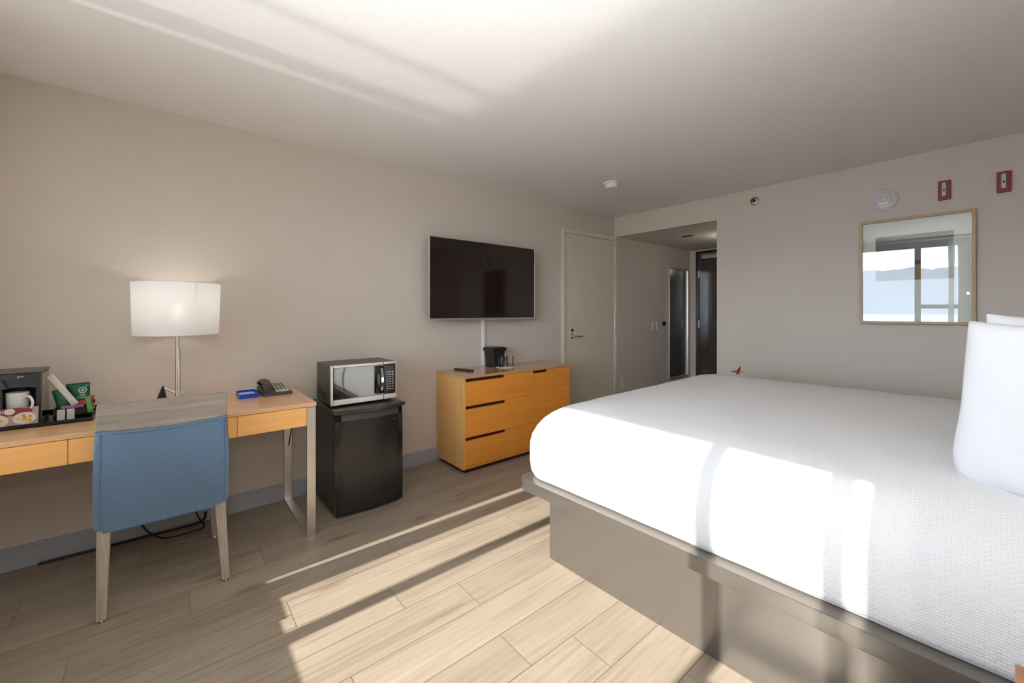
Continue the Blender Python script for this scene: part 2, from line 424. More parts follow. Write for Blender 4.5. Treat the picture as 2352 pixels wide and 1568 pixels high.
# ------------------------------------------------------------------ the setting
def build_floor():
    bm = NB(); lay = bm.loops.layers.float_color.new('plank')
    W = 0.1822; X0 = -3.079-0.09; g = 0.0009
    first = -0.712
    k0 = int(math.floor((X0-first)/W))-1; k1 = int(math.ceil((XR-first)/W))
    known = {-5: 1.02, -6: 0.764, -7: 0.388, -8: -0.28, -9: 0.066, -10: 0.365, -11: -0.49, -12: -0.11, -13: -0.42}
    xmin, xmax, ymin, ymax = XL-0.1, XR+0.02, YW-0.02, HY+0.12
    for k in range(k0, k1):
        xa, xb = first+k*W, first+(k+1)*W
        y0 = known.get(k, random.uniform(0, 1.19)); y = y0-1.19*3
        while y < ymax:
            a, b_ = max(xa+g, xmin), min(xb-g, xmax); c, d = max(y+g, ymin), min(y+1.19-g, ymax)
            if b_ > a and d > c:
                r = (random.random(), random.random(), random.random(), 1)
                vs = [bm.verts.new(p) for p in ((a, c, 0), (b_, c, 0), (b_, d, 0), (a, d, 0))]
                f = bm.faces.new(vs)
                for l in f.loops: l[lay] = r
            y += 1.19
    vs = [bm.verts.new(p) for p in ((xmin, ymin, -0.0015), (xmax, ymin, -0.0015), (xmax, ymax, -0.0015), (xmin, ymax, -0.0015))]
    f = bm.faces.new(vs); f.material_index = 1
    me = bpy.data.meshes.new('floor'); bm.to_mesh(me); bm.free()
    me.materials.append(M['floor']); me.materials.append(M['groove'])
    o = bpy.data.objects.new('floor', me); link(o); o['kind'] = 'structure'
build_floor()
T = 0.1
b = NB(); box(b, XL-T, XR+T, YW-T, YF, ZC, ZC+T); struct('ceiling', b, M['ceil'])
b = NB(); box(b, XL-T, XL, YW-T, YF, -0.01, ZC); struct('wall_left', b, M['wall'])
b = NB()
box(b, HX1, XR+T, YF, YF+T, -0.01, ZC); box(b, XL-T, HX1, YF, YF+T, HZ, ZC); struct('wall_far', b, M['wall'])
b = NB(); box(b, XR, XR+T, YW-T, YF, -0.01, ZC); struct('wall_right', b, M['wall'])
b = NB(); box(b, HX0-T-0.03, HX0, YF, YF+T, -0.01, HZ-0.0005); box(b, HX0-T-0.03, HX0, YF+T, HY+T, -0.01, HZ+0.06); struct('wall_hall_left', b, M['wall'])
b = NB(); box(b, HX1, HX1+T, YF+T, HY+T, -0.01, HZ+0.06); struct('wall_hall_right', b, M['wall'])
b = NB(); box(b, HX0, HX1, YF+T, HY+T, HZ, HZ+0.06); struct('ceiling_hall', b, M['hallceil'])
DX0, DX1, DZ = -2.96, -1.98, 2.135
b = NB(); box(b, HX0, DX0, HY, HY+T, -0.01, HZ); box(b, DX1, HX1, HY, HY+T, -0.01, HZ); box(b, DX0, DX1, HY, HY+T, DZ, HZ)
struct('wall_hall_end', b, M['wall'])
# window wall with its opening
WX0, WX1, WZ0, WZ1 = -2.42, -0.12, 0.672, 2.262
b = NB()
box(b, XL-T, WX0, YW-T, YW, -0.01, ZC); box(b, WX1, XR+T, YW-T, YW, -0.01, ZC)
box(b, WX0, WX1, YW-T, YW, -0.01, WZ0); box(b, WX0, WX1, YW-T, YW, WZ1, ZC)
struct('wall_window', b, M['wall'])
# window
w = thing('window_1', None, None, ((WX0+WX1)/2, YW-0.05, WZ0)); w['kind'] = 'structure'
b = NB(); yy0, yy1 = YW-0.085, YW-0.02
box(b, WX0, WX0+0.04, yy0, yy1, WZ0, WZ1); box(b, WX1-0.04, WX1, yy0, yy1, WZ0, WZ1)
box(b, WX0+0.04, WX1-0.04, yy0, yy1, WZ0, WZ0+0.012); box(b, WX0+0.04, WX1-0.04, yy0, yy1, WZ1-0.012, WZ1)
obj('window_frame', b, M['winframe'], w)
for xm in (-1.762, -0.69):
    b = NB(); box(b, xm-0.034, xm+0.034, yy0, yy1, WZ0+0.012, WZ1-0.012, 0.004); obj('mullion', b, M['winframe'], w)
b = NB(); box(b, -0.656, WX1-0.04, yy0+0.01, yy1-0.005, 1.30, 1.36, 0.004); obj('transom', b, M['winframe'], w)
for x0, x1, z0, z1 in ((WX0+0.04, -1.796, WZ0+0.012, WZ1-0.012), (-1.728, -0.724, WZ0+0.012, WZ1-0.012), (-0.656, WX1-0.04, WZ0+0.012, 1.30), (-0.656, WX1-0.04, 1.36, WZ1-0.012)):
    b = NB(); box(b, x0, x1, YW-0.055, YW-0.051, z0, z1); obj('pane', b, M['winglass'], w)

def curtain(x0, x1, y, z0, z1, amp, n, mat, name, label, ph=0.0):
    b = NB(); cols = []; K = n*14
    for i in range(K+1):
        u = i/K; x = x0+(x1-x0)*u
        a = math.sin(2*PI*n*u+ph)+0.35*math.sin(4.7*PI*n*u+1.3)
        col = []
        for j in range(9):
            v = j/8; col.append(b.verts.new((x+0.01*math.sin(9*u+5*v), y+amp*a*(0.55+0.45*v), z1+(z0-z1)*v)))
        cols.append(col)
    for p, q in zip(cols, cols[1:]):
        for j in range(8): b.faces.new((p[j], q[j], q[j+1], p[j+1]))
    return solo(name, b, mat, label, 'curtain', None, smooth=80)
curtain(-2.175, -2.035, YW+0.07, 0.08, 2.34, 0.008, 3, M['sheer'], 'sheer_curtain', 'white sheer curtain panel bordering the open left part of the window')
curtain(-2.46, -2.20, YW+0.07, 0.08, 2.34, 0.02, 5, M['drape_w'], 'window_drape', 'off-white drape gathered left of the window behind the camera')
curtain(-0.362, -0.288, YW+0.07, 0.08, 2.34, 0.006, 2, M['sheer2'], 'sheer_curtain', 'narrow sheer curtain panel at the right side of the window', 0.4)
curtain(-0.264, 0.30, YW+0.075, 0.05, 2.34, 0.022, 8, M['drape'], 'window_drape', 'grey drape gathered right of the window behind the camera')
b = NB(); box(b, -2.95, 0.40, YW+0.045, YW+0.10, 2.342, 2.362, 0.003); solo('curtain_rail', b, M['white'], 'white curtain rail above the window behind the camera', 'curtain rail')

b = NB(); box(b, -2.06, -1.882, yy0+0.01, yy1, WZ0+0.012, WZ0+0.040, 0.002); obj('sill_block', b, M['winframe'], w)  # unseen block added on the sill to notch the sun patch

# baseboards
def baseboard(name, pts):
    b = NB()
    for x0, x1, y0, y1 in pts:
        box(b, x0, x1, y0, y1, 0, 0.112, 0.0015, 1)
        if abs(x1-x0) < abs(y1-y0): box(b, x0, x1+0.003, y0, y1, 0.092, 0.099, 0.001, 1)
        else: box(b, x0, x1, y0-0.003, y1, 0.092, 0.099, 0.001, 1)
    struct(name, b, M['base'])
baseboard('baseboard_left', [(XL, XL+0.010, YW, 3.247)])
baseboard('baseboard_far', [(HX1, XR, YF-0.010, YF)])
baseboard('baseboard_hall', [(HX0, HX0+0.010, YF+0.02, 5.36)])
b = NB(); box(b, WX0-0.02, WX1+0.02, YW-0.02, YW+0.02, WZ0-0.03, WZ0-0.001, 0.004); struct('trim_1', b, M['winframe'])

# door_1: connecting door in the left wall
d = thing('door_1', None, None, (XL, 3.715, 0)); d['kind'] = 'structure'
b = NB(); F0, F1, FZ1 = 3.25, 4.178, 2.158
box(b, XL, XL+0.018, F0, F0+0.045, 0, FZ1, 0.002); box(b, XL, XL+0.018, F1-0.012, F1, 0, FZ1, 0.002); box(b, XL, XL+0.018, F0+0.045, F1-0.012, FZ1-0.045, FZ1, 0.002)
obj('door_frame', b, M['doorpaint'], d)
b = NB(); box(b, XL, XL+0.006, F0+0.050, F1-0.017, 0.006, FZ1-0.053, 0.002); obj('door_leaf', b, M['doorpaint'], d)
b = NB(); cyl(b, (XL+0.006, 3.405, 0.98), (XL+0.014, 3.405, 0.98), 0.027); cyl(b, (XL+0.014, 3.405, 0.98), (XL+0.055, 3.405, 0.98), 0.011)
tube(b, spline([(XL+0.055, 3.40, 0.98), (XL+0.057, 3.44, 0.981), (XL+0.054, 3.50, 0.979), (XL+0.05, 3.535, 0.978)], 6), 0.009, 10)
obj('door_handle', b, M['chrome'], d, smooth=True)
b = NB(); box(b, XL+0.006, XL+0.018, 3.392, 3.418, 1.03, 1.062, 0.004); cyl(b, (XL+0.018, 3.405, 1.046), (XL+0.03, 3.405, 1.046), 0.006); obj('door_bolt', b, M['dark_metal'], d)
for z in (1.93, 1.09, 0.30):
    b = NB(); cyl(b, (XL+0.022, F1-0.012, z-0.05), (XL+0.022, F1-0.012, z+0.05), 0.007, n=12); obj('hinge', b, M['steel'], d, smooth=True)

# door_2: entry door at the end of the hall
d = thing('door_2', None, None, (-2.47, HY, 0)); d['kind'] = 'structure'
b = NB(); box(b, DX0, DX0+0.04, HY-0.012, HY+0.09, 0, DZ, 0.002); box(b, DX1-0.04, DX1, HY-0.012, HY+0.09, 0, DZ, 0.002); box(b, DX0+0.04, DX1-0.04, HY-0.012, HY+0.09, DZ-0.04, DZ, 0.002)
obj('door_frame', b, M['entryframe'], d)
b = NB(); box(b, DX0+0.043, DX1-0.043, HY+0.01, HY+0.055, 0.008, DZ-0.043, 0.002); obj('door_leaf', b, M['entry'], d)
b = NB(); box(b, -2.86, -2.56, HY-0.055, HY+0.01, 2.015, 2.075, 0.006); cl = obj('door_closer', b, M['steel'], d)
b = NB(); tube(b, [(-2.74, HY-0.02, 2.075), (-2.74, HY-0.02, 2.095), (-2.80, HY-0.13, 2.105), (-2.62, HY-0.02, 2.13)], 0.009, 8); obj('closer_arm', b, M['dark_metal'], cl)
for z in (1.8, 1.07, 0.25):
    b = NB(); cyl(b, (DX0+0.042, HY+0.0, z-0.055), (DX0+0.042, HY+0.0, z+0.055), 0.008, n=12); obj('hinge', b, M['steel'], d, smooth=True)
b = NB(); cyl(b, (-2.09, HY+0.01, 1.0), (-2.09, HY-0.002, 1.0), 0.03); cyl(b, (-2.09, HY, 1.0), (-2.09, HY-0.05, 1.0), 0.011); tube(b, [(-2.09, HY-0.05, 1.0), (-2.2, HY-0.05, 1.0)], 0.009, 10)
obj('door_handle', b, M['chrome'], d, smooth=True)

# hall wall pieces
t = thing('wall_mirror', 'tall narrow mirror on the hall wall reflecting the dark entry door', 'mirror', (HX0, 5.64, 0.3))
b = NB(); y0, y1, z0, z1 = 5.375, 5.925, 0.30, 1.872
box(b, HX0, HX0+0.02, y0, y0+0.025, z0, z1, 0.002); box(b, HX0, HX0+0.02, y1-0.025, y1, z0, z1, 0.002)
box(b, HX0, HX0+0.02, y0+0.025, y1-0.025, z0, z0+0.025, 0.002); box(b, HX0, HX0+0.02, y0+0.025, y1-0.025, z1-0.022, z1, 0.002)
obj('mirror_frame', b, M['steel'], t)
b = NB(); box(b, HX0, HX0+0.008, y0+0.025, y1-0.025, z0+0.025, z1-0.022); obj('mirror_glass', b, M['mirror'], t)
def plate(name, y, z, wy, hz, label, cat, group, rocker):
    t = thing(name, label, cat, (HX0, y, z-hz/2), 0, group)
    b = NB(); box(b, HX0, HX0+0.006, y-wy/2, y+wy/2, z-hz/2, z+hz/2, 0.002); obj('cover_plate', b, M['white'], t)
    if rocker:
        b = NB(); box(b, HX0+0.006, HX0+0.012, y-0.015, y+0.015, z-0.032, z+0.032, 0.002); obj('rocker', b, M['offwhite'], t)
    else:
        for dz in (-0.022, 0.022):
            b = NB(); box(b, HX0+0.006, HX0+0.008, y-0.016, y+0.016, z+dz-0.015, z+dz+0.015, 0.001); obj('socket', b, M['offwhite'], t)
plate('light_switch', 4.99, 1.058, 0.05, 0.118, 'white light switch on the hall wall, left one of two', 'light switch', 'switches on the hall wall', True)
plate('light_switch', 5.085, 1.058, 0.05, 0.118, 'white light switch on the hall wall, right one nearer the dark dial', 'light switch', 'switches on the hall wall', True)
plate('wall_outlet', 4.29, 0.378, 0.072, 0.118, 'white wall outlet low on the hall wall beside the bed corner', 'outlet', None, False)
b = NB(); cyl(b, (HX0, 5.255, 1.085), (HX0+0.022, 5.255, 1.085), 0.034, 0.03, 28); cyl(b, (HX0+0.022, 5.255, 1.085), (HX0+0.034, 5.255, 1.085), 0.012, 0.01, 16)
solo('wall_dial', b, M['dark_metal'], 'small dark round dial on the hall wall left of the mirror', 'dial', smooth=True)
t = thing('ceiling_vent', 'flat grey vent plate in the lowered hall ceiling', 'vent', (-2.45, 4.75, HZ))
b = NB(); box(b, -2.53, -2.37, 4.70, 4.80, HZ-0.006, HZ, 0.002); obj('vent_plate', b, M['offwhite'], t)
b = NB()
for i in range(5): box(b, -2.515, -2.385, 4.712+i*0.017, 4.718+i*0.017, HZ-0.008, HZ-0.006)
obj('vent_slots', b, M['dark_metal'], t)

# ------------------------------------------------------------------ ceiling and far wall devices
t = thing('smoke_detector', 'white round smoke detector on the ceiling above the dresser', 'smoke detector', (-2.255, 3.02, ZC-0.05))
b = NB(); lathe(b, [(0, 0), (0.072, 0), (0.072, -0.012), (0.06, -0.016), (0, -0.016)], (-2.255, 3.02, ZC), 36); obj('mounting_ring', b, M['white'], t, smooth=True)
b = NB(); lathe(b, [(0.058, -0.014), (0.055, -0.042), (0.046, -0.05), (0, -0.05)], (-2.255, 3.02, ZC), 36); obj('sensor_body', b, M['white'], t, smooth=True)

My = frame_M((-1.507, YF, 2.276), (1, 0, 0), (0, 0, 1))  # local z points to -Y
t = thing('wall_sprinkler', 'small round sprinkler head high on the far wall above the bed corner', 'sprinkler', (-1.507, YF, 2.24))
b = NB(); lathe(b, [(0, 0.006), (0.012, 0.006), (0.026, 0.004), (0.036, 0.012), (0.038, 0.0)], (0, 0, 0), 32, M=My); obj('escutcheon', b, M['steel'], t, smooth=True)
b = NB(); lathe(b, [(0.014, 0.004), (0.012, 0.03), (0.006, 0.032), (0.006, 0.045), (0.016, 0.047), (0.016, 0.05), (0, 0.05)], (0, 0, 0), 20, M=My); obj('nozzle', b, M['dark_metal'], t, smooth=True)

My = frame_M((-0.608, YF, 2.099), (1, 0, 0), (0, 0, 1))
t = thing('wall_alarm', 'white round alarm disc on the far wall above the framed picture', 'alarm', (-0.608, YF, 2.012))
b = NB(); lathe(b, [(0.087, 0), (0.087, 0.008), (0.078, 0.018), (0.05, 0.022), (0.048, 0.018), (0.044, 0.018), (0.042, 0.024), (0.024, 0.026), (0.022, 0.022), (0.018, 0.022), (0.016, 0.027), (0, 0.027)], (0, 0, 0), 48, M=My); obj('alarm_body', b, plain('alarm_white', (206, 200, 200), 0.25), t, smooth=True)
b = NB()
for i in range(6):
    a = 2*PI*i/6
    for k in range(3): cyl(b, My @ Vector((math.cos(a+k*0.18)*0.034, math.sin(a+k*0.18)*0.034, 0.022)), My @ Vector((math.cos(a+k*0.18)*0.034, math.sin(a+k*0.18)*0.034, 0.0262)), 0.003, n=8)
obj('sound_slots', b, M['offwhite'], t)
def strobe(x, z, label):
    t = thing('fire_strobe', label, 'fire alarm strobe', (x, YF, z-0.067), 0, 'red strobes on the far wall')
    b = NB(); box(b, x-0.0305, x+0.0305, YF-0.024, YF, z-0.067, z+0.067, 0.003); obj('housing', b, M['red'], t)
    b = NB(); box(b, x-0.019, x+0.017, YF-0.028, YF-0.024, z-0.05, z+0.054, 0.001); obj('face_plate', b, plain('strobe_plate', (120, 70, 58), 0.4), t)
    b = NB(); box(b, x-0.011, x+0.010, YF-0.042, YF-0.028, z-0.045, z+0.05, 0.005); obj('lens', b, M['lens'], t)
    b = NB(); box(b, x-0.004, x+0.004, YF-0.044, YF-0.041, z-0.012, z+0.004, 0.001); obj('flash_tube', b, M['dark_metal'], t)
strobe(-0.2885, 2.098, 'red fire strobe nearer the round white alarm, just above the picture')
strobe(-0.021, 2.092, 'red fire strobe at the right edge, farther from the round white alarm')

# framed picture
PY = YF
t = thing('framed_picture', 'large picture of hills in a thin light wood frame, window reflected in its glass', 'picture', (-0.443, PY, 1.16))
px0, px1, pz0, pz1 = -0.745, -0.142, 1.160, 1.942
b = NB(); fw, fd = 0.018, 0.036
box(b, px0, px0+fw, PY-fd, PY, pz0, pz1, 0.001); box(b, px1-fw, px1, PY-fd, PY, pz0, pz1, 0.001)
box(b, px0+fw, px1-fw, PY-fd, PY, pz0, pz0+fw, 0.001); box(b, px0+fw, px1-fw, PY-fd, PY, pz1-fw, pz1, 0.001)
obj('frame', b, M['framewood'], t)
ax0, ax1, az0, az1 = -0.652, -0.244, 1.482, 1.814
b = NB(); box(b, px0+fw, ax0, PY-0.012, PY-0.004, pz0+fw, pz1-fw); box(b, ax1, px1-fw, PY-0.012, PY-0.004, pz0+fw, pz1-fw)
box(b, ax0, ax1, PY-0.012, PY-0.004, pz0+fw, az0); box(b, ax0, ax1, PY-0.012, PY-0.004, az1, pz1-fw)
obj('mat_board', b, M['mat'], t)
b = NB(); box(b, ax0, ax1, PY-0.0095, PY-0.005, az0, az1); box(b, ax0, ax1, PY-0.0100, PY-0.0096, az0, az0+0.112, mi=1)
for cx, w_, h_ in ((-0.425, 0.075, 0.030), (-0.545, 0.07, 0.018), (-0.34, 0.055, 0.016)):
    pts = [(cx-w_, 0)]+[(cx-w_+2*w_*i/10, h_*math.sin(PI*i/10)**1.4) for i in range(1, 10)]+[(cx+w_, 0)]
    prism(b, pts, 0, 0.0005, 2, frame_M((0, PY-0.0101, az0+0.112), (1, 0, 0), (0, 0, 1)))
obj('print', b, [plain('print_sky_grey', (104, 110, 106), 0.9, namp=0.06, nscale=8), plain('print_field_ochre', (142, 116, 62), 0.9, namp=0.08, nscale=10), plain('print_hill_dark', (38, 42, 44), 0.9)], t)
b = NB(); box(b, px0+fw, px1-fw, PY-0.026, PY-0.024, pz0+fw, pz1-fw); obj('glass', b, M['picglass'], t)
t.location.y -= 0.0075; t.rotation_euler.z = 0.0232

# ------------------------------------------------------------------ television, raceway
t = thing('television', 'wall mounted flat black television above the wooden dresser', 'television', (XL, 2.17, 1.18))
ty0, ty1, tz0, tz1 = 1.592, 2.747, 1.180, 1.862; tx = -2.96
b = NB(); box(b, tx-0.035, tx-0.004, ty0+0.01, ty1-0.01, tz0+0.01, tz1-0.01, 0.006); obj('back_housing', b, M['black'], t)
b = NB(); e = 0.011
box(b, tx-0.012, tx+0.002, ty0, ty0+e, tz0, tz1, 0.002); box(b, tx-0.012, tx+0.002, ty1-e*0.7, ty1, tz0, tz1, 0.002)
box(b, tx-0.012, tx+0.002, ty0+e, ty1-e*0.7, tz0, tz0+0.015, 0.002); box(b, tx-0.012, tx+0.002, ty0+e, ty1-e*0.7, tz1-0.007, tz1, 0.002)
obj('bezel', b, M['steel'], t)
b = NB(); box(b, tx-0.006, tx, ty0+e, ty1-e*0.7, tz0+0.015, tz1-0.007); obj('screen', b, M['screen'], t)
b = NB(); box(b, tx-0.006, tx+0.005, 2.19, 2.225, tz0-0.006, tz0+0.004, 0.002); obj('sensor_bar', b, M['steel'], t)
b = NB(); box(b, XL+0.001, XL+0.02, 2.0, 2.34, 1.42, 1.62, 0.003); box(b, XL+0.02, tx-0.03, 2.1, 2.24, 1.42, 1.62, 0.003); obj('wall_bracket', b, M['dark_metal'], t)
b = NB(); box(b, XL, XL+0.016, 2.190, 2.230, 0.752, 1.40, 0.006, 3); solo('cable_raceway', b, M['white'], 'white cable cover running down the wall from the television to the dresser', 'cable cover', smooth=True)

# ------------------------------------------------------------------ dresser
DXf, DY0, DY1 = -2.662, 1.728, 2.925
dr = thing('dresser', 'low honey oak dresser with three drawers and a door under the television', 'dresser', (-2.87, 2.33, 0))
b = NB(); bx = -3.072
box(b, bx, DXf, DY0, DY0+0.02, 0.035, 0.732, 0.001); box(b, bx, DXf, DY1-0.02, DY1, 0.035, 0.732, 0.001); box(b, bx, bx+0.01, DY0+0.02, DY1-0.02, 0.035, 0.732)
obj('side_panels', b, M['dresser_v'], dr)
b = NB(); box(b, bx+0.01, DXf-0.004, DY0+0.02, DY1-0.02, 0.035, 0.06); obj('bottom_rail', b, M['dresser'], dr)
b = NB(); box(b, bx, DXf, DY0, DY1, 0.732, 0.752, 0.0015); obj('dresser_top', b, wood('dresser_top_oak', (186, 138, 92), (206, 160, 114), 1, 0.17, coat=0.4, amp=0.8), dr)
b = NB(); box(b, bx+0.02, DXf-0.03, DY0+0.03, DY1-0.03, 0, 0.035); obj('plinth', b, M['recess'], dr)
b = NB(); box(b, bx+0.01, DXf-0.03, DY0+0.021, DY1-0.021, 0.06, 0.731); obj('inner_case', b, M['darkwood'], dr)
ysp, yend = 2.450, DY1-0.002
def front(name, y0, y1, z0, z1, slot, sh=0.024):
    """front panel whose upper left corner is cut away as the finger slot"""
    b = NB(); th = 0.022
    ol = [(y0, z0), (y1, z0), (y1, z1), (slot, z1), (slot, z1-sh), (y0, z1-sh)]
    prism(b, ol, -th, 0, 0, frame_M((DXf, 0, 0), (0, 1, 0), (0, 0, 1)))
    d_ = obj(name, b, M['dresser'], dr)
    return d_
DYs = DY0+0.016
front('drawer', DYs, ysp-0.0012, 0.5215, 0.7305, 2.138)
front('drawer', DYs, ysp-0.0012, 0.2785, 0.519, 2.146)
front('drawer', DYs, ysp-0.0012, 0.0625, 0.276, 2.146)
front('cabinet_door', ysp+0.0012, yend, 0.0625, 0.7305, 2.632)

# ------------------------------------------------------------------ on the dresser
ZD = 0.752
t = thing('ice_bucket', 'black square ice bucket with a flared rim on the dresser', 'ice bucket', (-2.99, 2.275, ZD))
b = NB()
def frust(bm, cx, cy, a0, a1, z0, z1, mi=0):
    tt = bmesh.new(); o0 = [tt.verts.new((cx+x, cy+y, z0)) for x, y in rrect(a0, a0, 0.007, 3)]; o1 = [tt.verts.new((cx+x, cy+y, z1)) for x, y in rrect(a1, a1, 0.008, 3)]
    n = len(o0); tt.faces.new(o0[::-1]); tt.faces.new(o1)
    for i in range(n): tt.faces.new((o0[i], o0[(i+1) % n], o1[(i+1) % n], o1[i]))
    return merge(bm, tt, mi)
bcx, bcy = -2.992, 2.277
frust(b, bcx, bcy, 0.056, 0.070, ZD, ZD+0.145); obj('bucket_body', b, M['black'], t)
b = NB(); frust(b, bcx, bcy, 0.078, 0.082, ZD+0.145, ZD+0.172); frust(b, bcx, bcy, 0.070, 0.066, ZD+0.172, ZD+0.178); obj('lid', b, M['black'], t)

b = NB(); cyl(b, (-2.90, 2.325, ZD), (-2.90, 2.325, ZD+0.003), 0.085, n=40)
solo('paper_doily', b, M['traywhite'], 'white round paper mat under the two glasses on the dresser', 'paper mat')
def glass(x, y, label):
    b = NB(); lathe(b, [(0, 0), (0.026, 0), (0.029, 0.004), (0.034, 0.092), (0.0325, 0.092), (0.0275, 0.014), (0, 0.012)], (x, y, ZD+0.003), 32)
    solo('drinking_glass', b, M['tumbler'], label, 'glass', 'glasses on the dresser', smooth=60)
glass(-2.885, 2.268, 'clear drinking glass directly in front of the black ice bucket')
glass(-2.875, 2.362, 'clear drinking glass right of the ice bucket, farther from the remote')

t = thing('remote_control', 'slim black remote control lying on the left end of the dresser', 'remote control', (-2.945, 1.915, ZD), math.radians(14))
b = NB(); prism(b, rrect(0.102, 0.021, 0.012, 5), 0, 0.014, bev=0.003); obj('body', b, M['black'], t, smooth=30, world=False)
b = NB()
for i in range(9):
    for j in range(3): cyl(b, (-0.07+i*0.016, -0.011+j*0.011, 0.014), (-0.07+i*0.016, -0.011+j*0.011, 0.016), 0.0035, n=8)
obj('buttons', b, plain('remote_buttons', (105, 103, 100), 0.5), t, world=False)

# ------------------------------------------------------------------ fridge
fr = thing('mini_fridge', 'black mini fridge standing on the floor between desk and dresser', 'mini fridge', (-2.78, 0.98, 0))
fy0, fy1 = 0.765, 1.190
b = NB(); box(b, -3.02, -2.624, fy0, fy1, 0.018, 0.632, 0.004); obj('cabinet', b, M['fridge_side'], fr)
b = NB()
tt = bmesh.new()
pts = [(-3.03, fy0-0.012)]+[(-2.56+0.032*math.sin(PI*i/16), fy0-0.012+(fy1-fy0+0.024)*i/16) for i in range(17)]+[(-3.03, fy1+0.012)]
prism(b, pts, 0.632, 0.655, bev=0.004); tt.free(); obj('lid', b, plain('fridge_lid', (48, 46, 43), 0.28, spec=0.7, nscale=60), fr, smooth=30)
# door: slightly bowed front with a recessed glossy handle band
def bow(y, k=0.022):
    u = (y-fy0)/(fy1-fy0); return k*math.sin(PI*u)
b = NB(); n = 20
front_pts = [(-2.572+bow(fy0+(fy1-fy0)*i/n, 0.013), fy0+(fy1-fy0)*i/n) for i in range(n+1)]
prism(b, [(-2.618, fy0)]+front_pts+[(-2.618, fy1)], 0.02, 0.585, bev=0.002)
obj('door', b, M['fridge'], fr, smooth=30); door = [o for o in fr.children if o.name.startswith('door')][0]
b = NB(); rows = []
for j in range(5):
    v = j/4; rows.append([b.verts.new((-2.568+bow(y, 0.020)-0.014*v, y, 0.586+0.045*v)) for y in [fy0+0.03+(fy1-fy0-0.06)*i/16 for i in range(17)]])
for r0, r1 in zip(rows, rows[1:]):
    for i in range(16): b.faces.new((r0[i], r0[i+1], r1[i+1], r1[i]))
ret = bmesh.ops.solidify(b, geom=b.faces[:], thickness=0.018)
obj('handle_band', b, plain('handle_band_gloss', (108, 107, 106), 0.14, 0.25, spec=1.0, namp=0.01), door, smooth=60)
for ya, yb in ((fy0, fy0+0.03), (fy1-0.03, fy1)):
    b = NB(); box(b, -2.618, -2.577, ya, yb, 0.585, 0.631, 0.003); obj('door_cap', b, M['blackgloss'], door)
b = NB(); cyl(b, (-2.574, 1.13, 0.552), (-2.562, 1.13, 0.552), 0.009, n=20); obj('badge', b, M['chrome'], door, 'round silver badge', smooth=True)
b = NB(); box(b, -2.624, -2.618, fy0+0.008, fy1-0.008, 0.03, 0.62); obj('door_gasket', b, M['rubber'], fr)
for x in (-2.98, -2.66):
    for y in (fy0+0.03, fy1-0.03):
        b = NB(); cyl(b, (x, y, 0), (x, y, 0.019), 0.014, n=14); obj('foot', b, M['black'], fr)

# ------------------------------------------------------------------ microwave
mw = thing('microwave', 'silver framed microwave with keypad standing on the black mini fridge', 'microwave', (-2.80, 0.97, 0.655))
mx, my0, my1, mz0, mz1 = -2.650, 0.757, 1.184, 0.668, 0.916
b = NB(); box(b, -2.965, mx-0.022, my0+0.002, my1-0.002, mz0+0.004, mz1-0.002, 0.003); obj('case', b, M['mwcase'], mw)
case = mw.children[0]
b = NB()
for i in range(5):
    for j in range(4): box(b, -2.94+i*0.02, -2.928+i*0.02, my0+0.0005, my0+0.0022, 0.715+j*0.012, 0.720+j*0.012)
    for j in range(4): box(b, -2.83+i*0.02, -2.818+i*0.02, my0+0.0005, my0+0.0022, 0.695+j*0.012, 0.700+j*0.012)
obj('side_vents', b, M['rubber'], case)
b = NB(); ydo = 1.092
box(b, mx-0.02, mx, my0, my0+0.016, mz0, mz1, 0.003); box(b, mx-0.02, mx, my0+0.016, ydo, mz1-0.016, mz1, 0.003)
box(b, mx-0.02, mx, my0+0.016, ydo, mz0, mz0+0.036, 0.003); box(b, mx-0.02, mx, ydo-0.01, ydo, mz0+0.036, mz1-0.016, 0.002)
mdo = obj('door', b, M['steel'], mw)
b = NB(); box(b, mx-0.019, mx-0.002, my0+0.016, ydo-0.01, mz0+0.036, mz1-0.016, 0.001); obj('door_window', b, plain('microwave_window', (20, 20, 22), 0.03, spec=1.0, coat=1.0, namp=0.01), mdo)
b = NB(); box(b, mx-0.002, mx+0.012, ydo-0.058, ydo-0.003, mz0+0.045, mz1-0.022, 0.006, 3); obj('handle_mount', b, M['blackgloss'], mdo, smooth=30)
b = NB(); prism(b, [(mx+0.010+0.014*math.sin(PI*i/8), mz0+0.052+(mz1-mz0-0.080)*i/8) for i in range(9)]+[(mx+0.006, mz1-0.028), (mx+0.006, mz0+0.052)], 0, 0.016, 0, frame_M((0, ydo-0.008, 0), (1, 0, 0), (0, 0, 1)), bev=0.003)
obj('handle', b, M['chrome'], mdo, 'curved chrome handle', smooth=30)
b = NB(); box(b, mx-0.02, mx, ydo+0.002, my1, mz0, mz0+0.036, 0.003); box(b, mx-0.02, mx, ydo+0.002, my1, mz1-0.016, mz1, 0.003); box(b, mx-0.02, mx, my1-0.009, my1, mz0+0.036, mz1-0.016, 0.003)
cp = obj('control_panel_frame', b, M['steel'], mw)
b = NB(); box(b, mx-0.018, mx+0.0005, ydo+0.002, my1-0.009, mz0+0.036, mz1-0.016, 0.003); pnl = obj('control_panel', b, M['blackgloss'], mw)
b = NB(); yk0 = ydo+0.016
box(b, mx+0.0005, mx+0.0012, yk0, my1-0.020, mz1-0.052, mz1-0.030); obj('display', b, plain('lcd', (52, 58, 46), 0.3), pnl)
b = NB()
for r_ in range(8):
    for c_ in range(3):
        y = yk0+0.004+c_*0.018; z = mz1-0.066-r_*0.0162
        box(b, mx+0.0004, mx+0.0014, y, y+0.012, z-0.0055 if r_ < 2 else z-0.004, z+0.002, 0.0004, 1)
obj('keypad', b, plain('key_print', (176, 172, 160), 0.5), pnl)
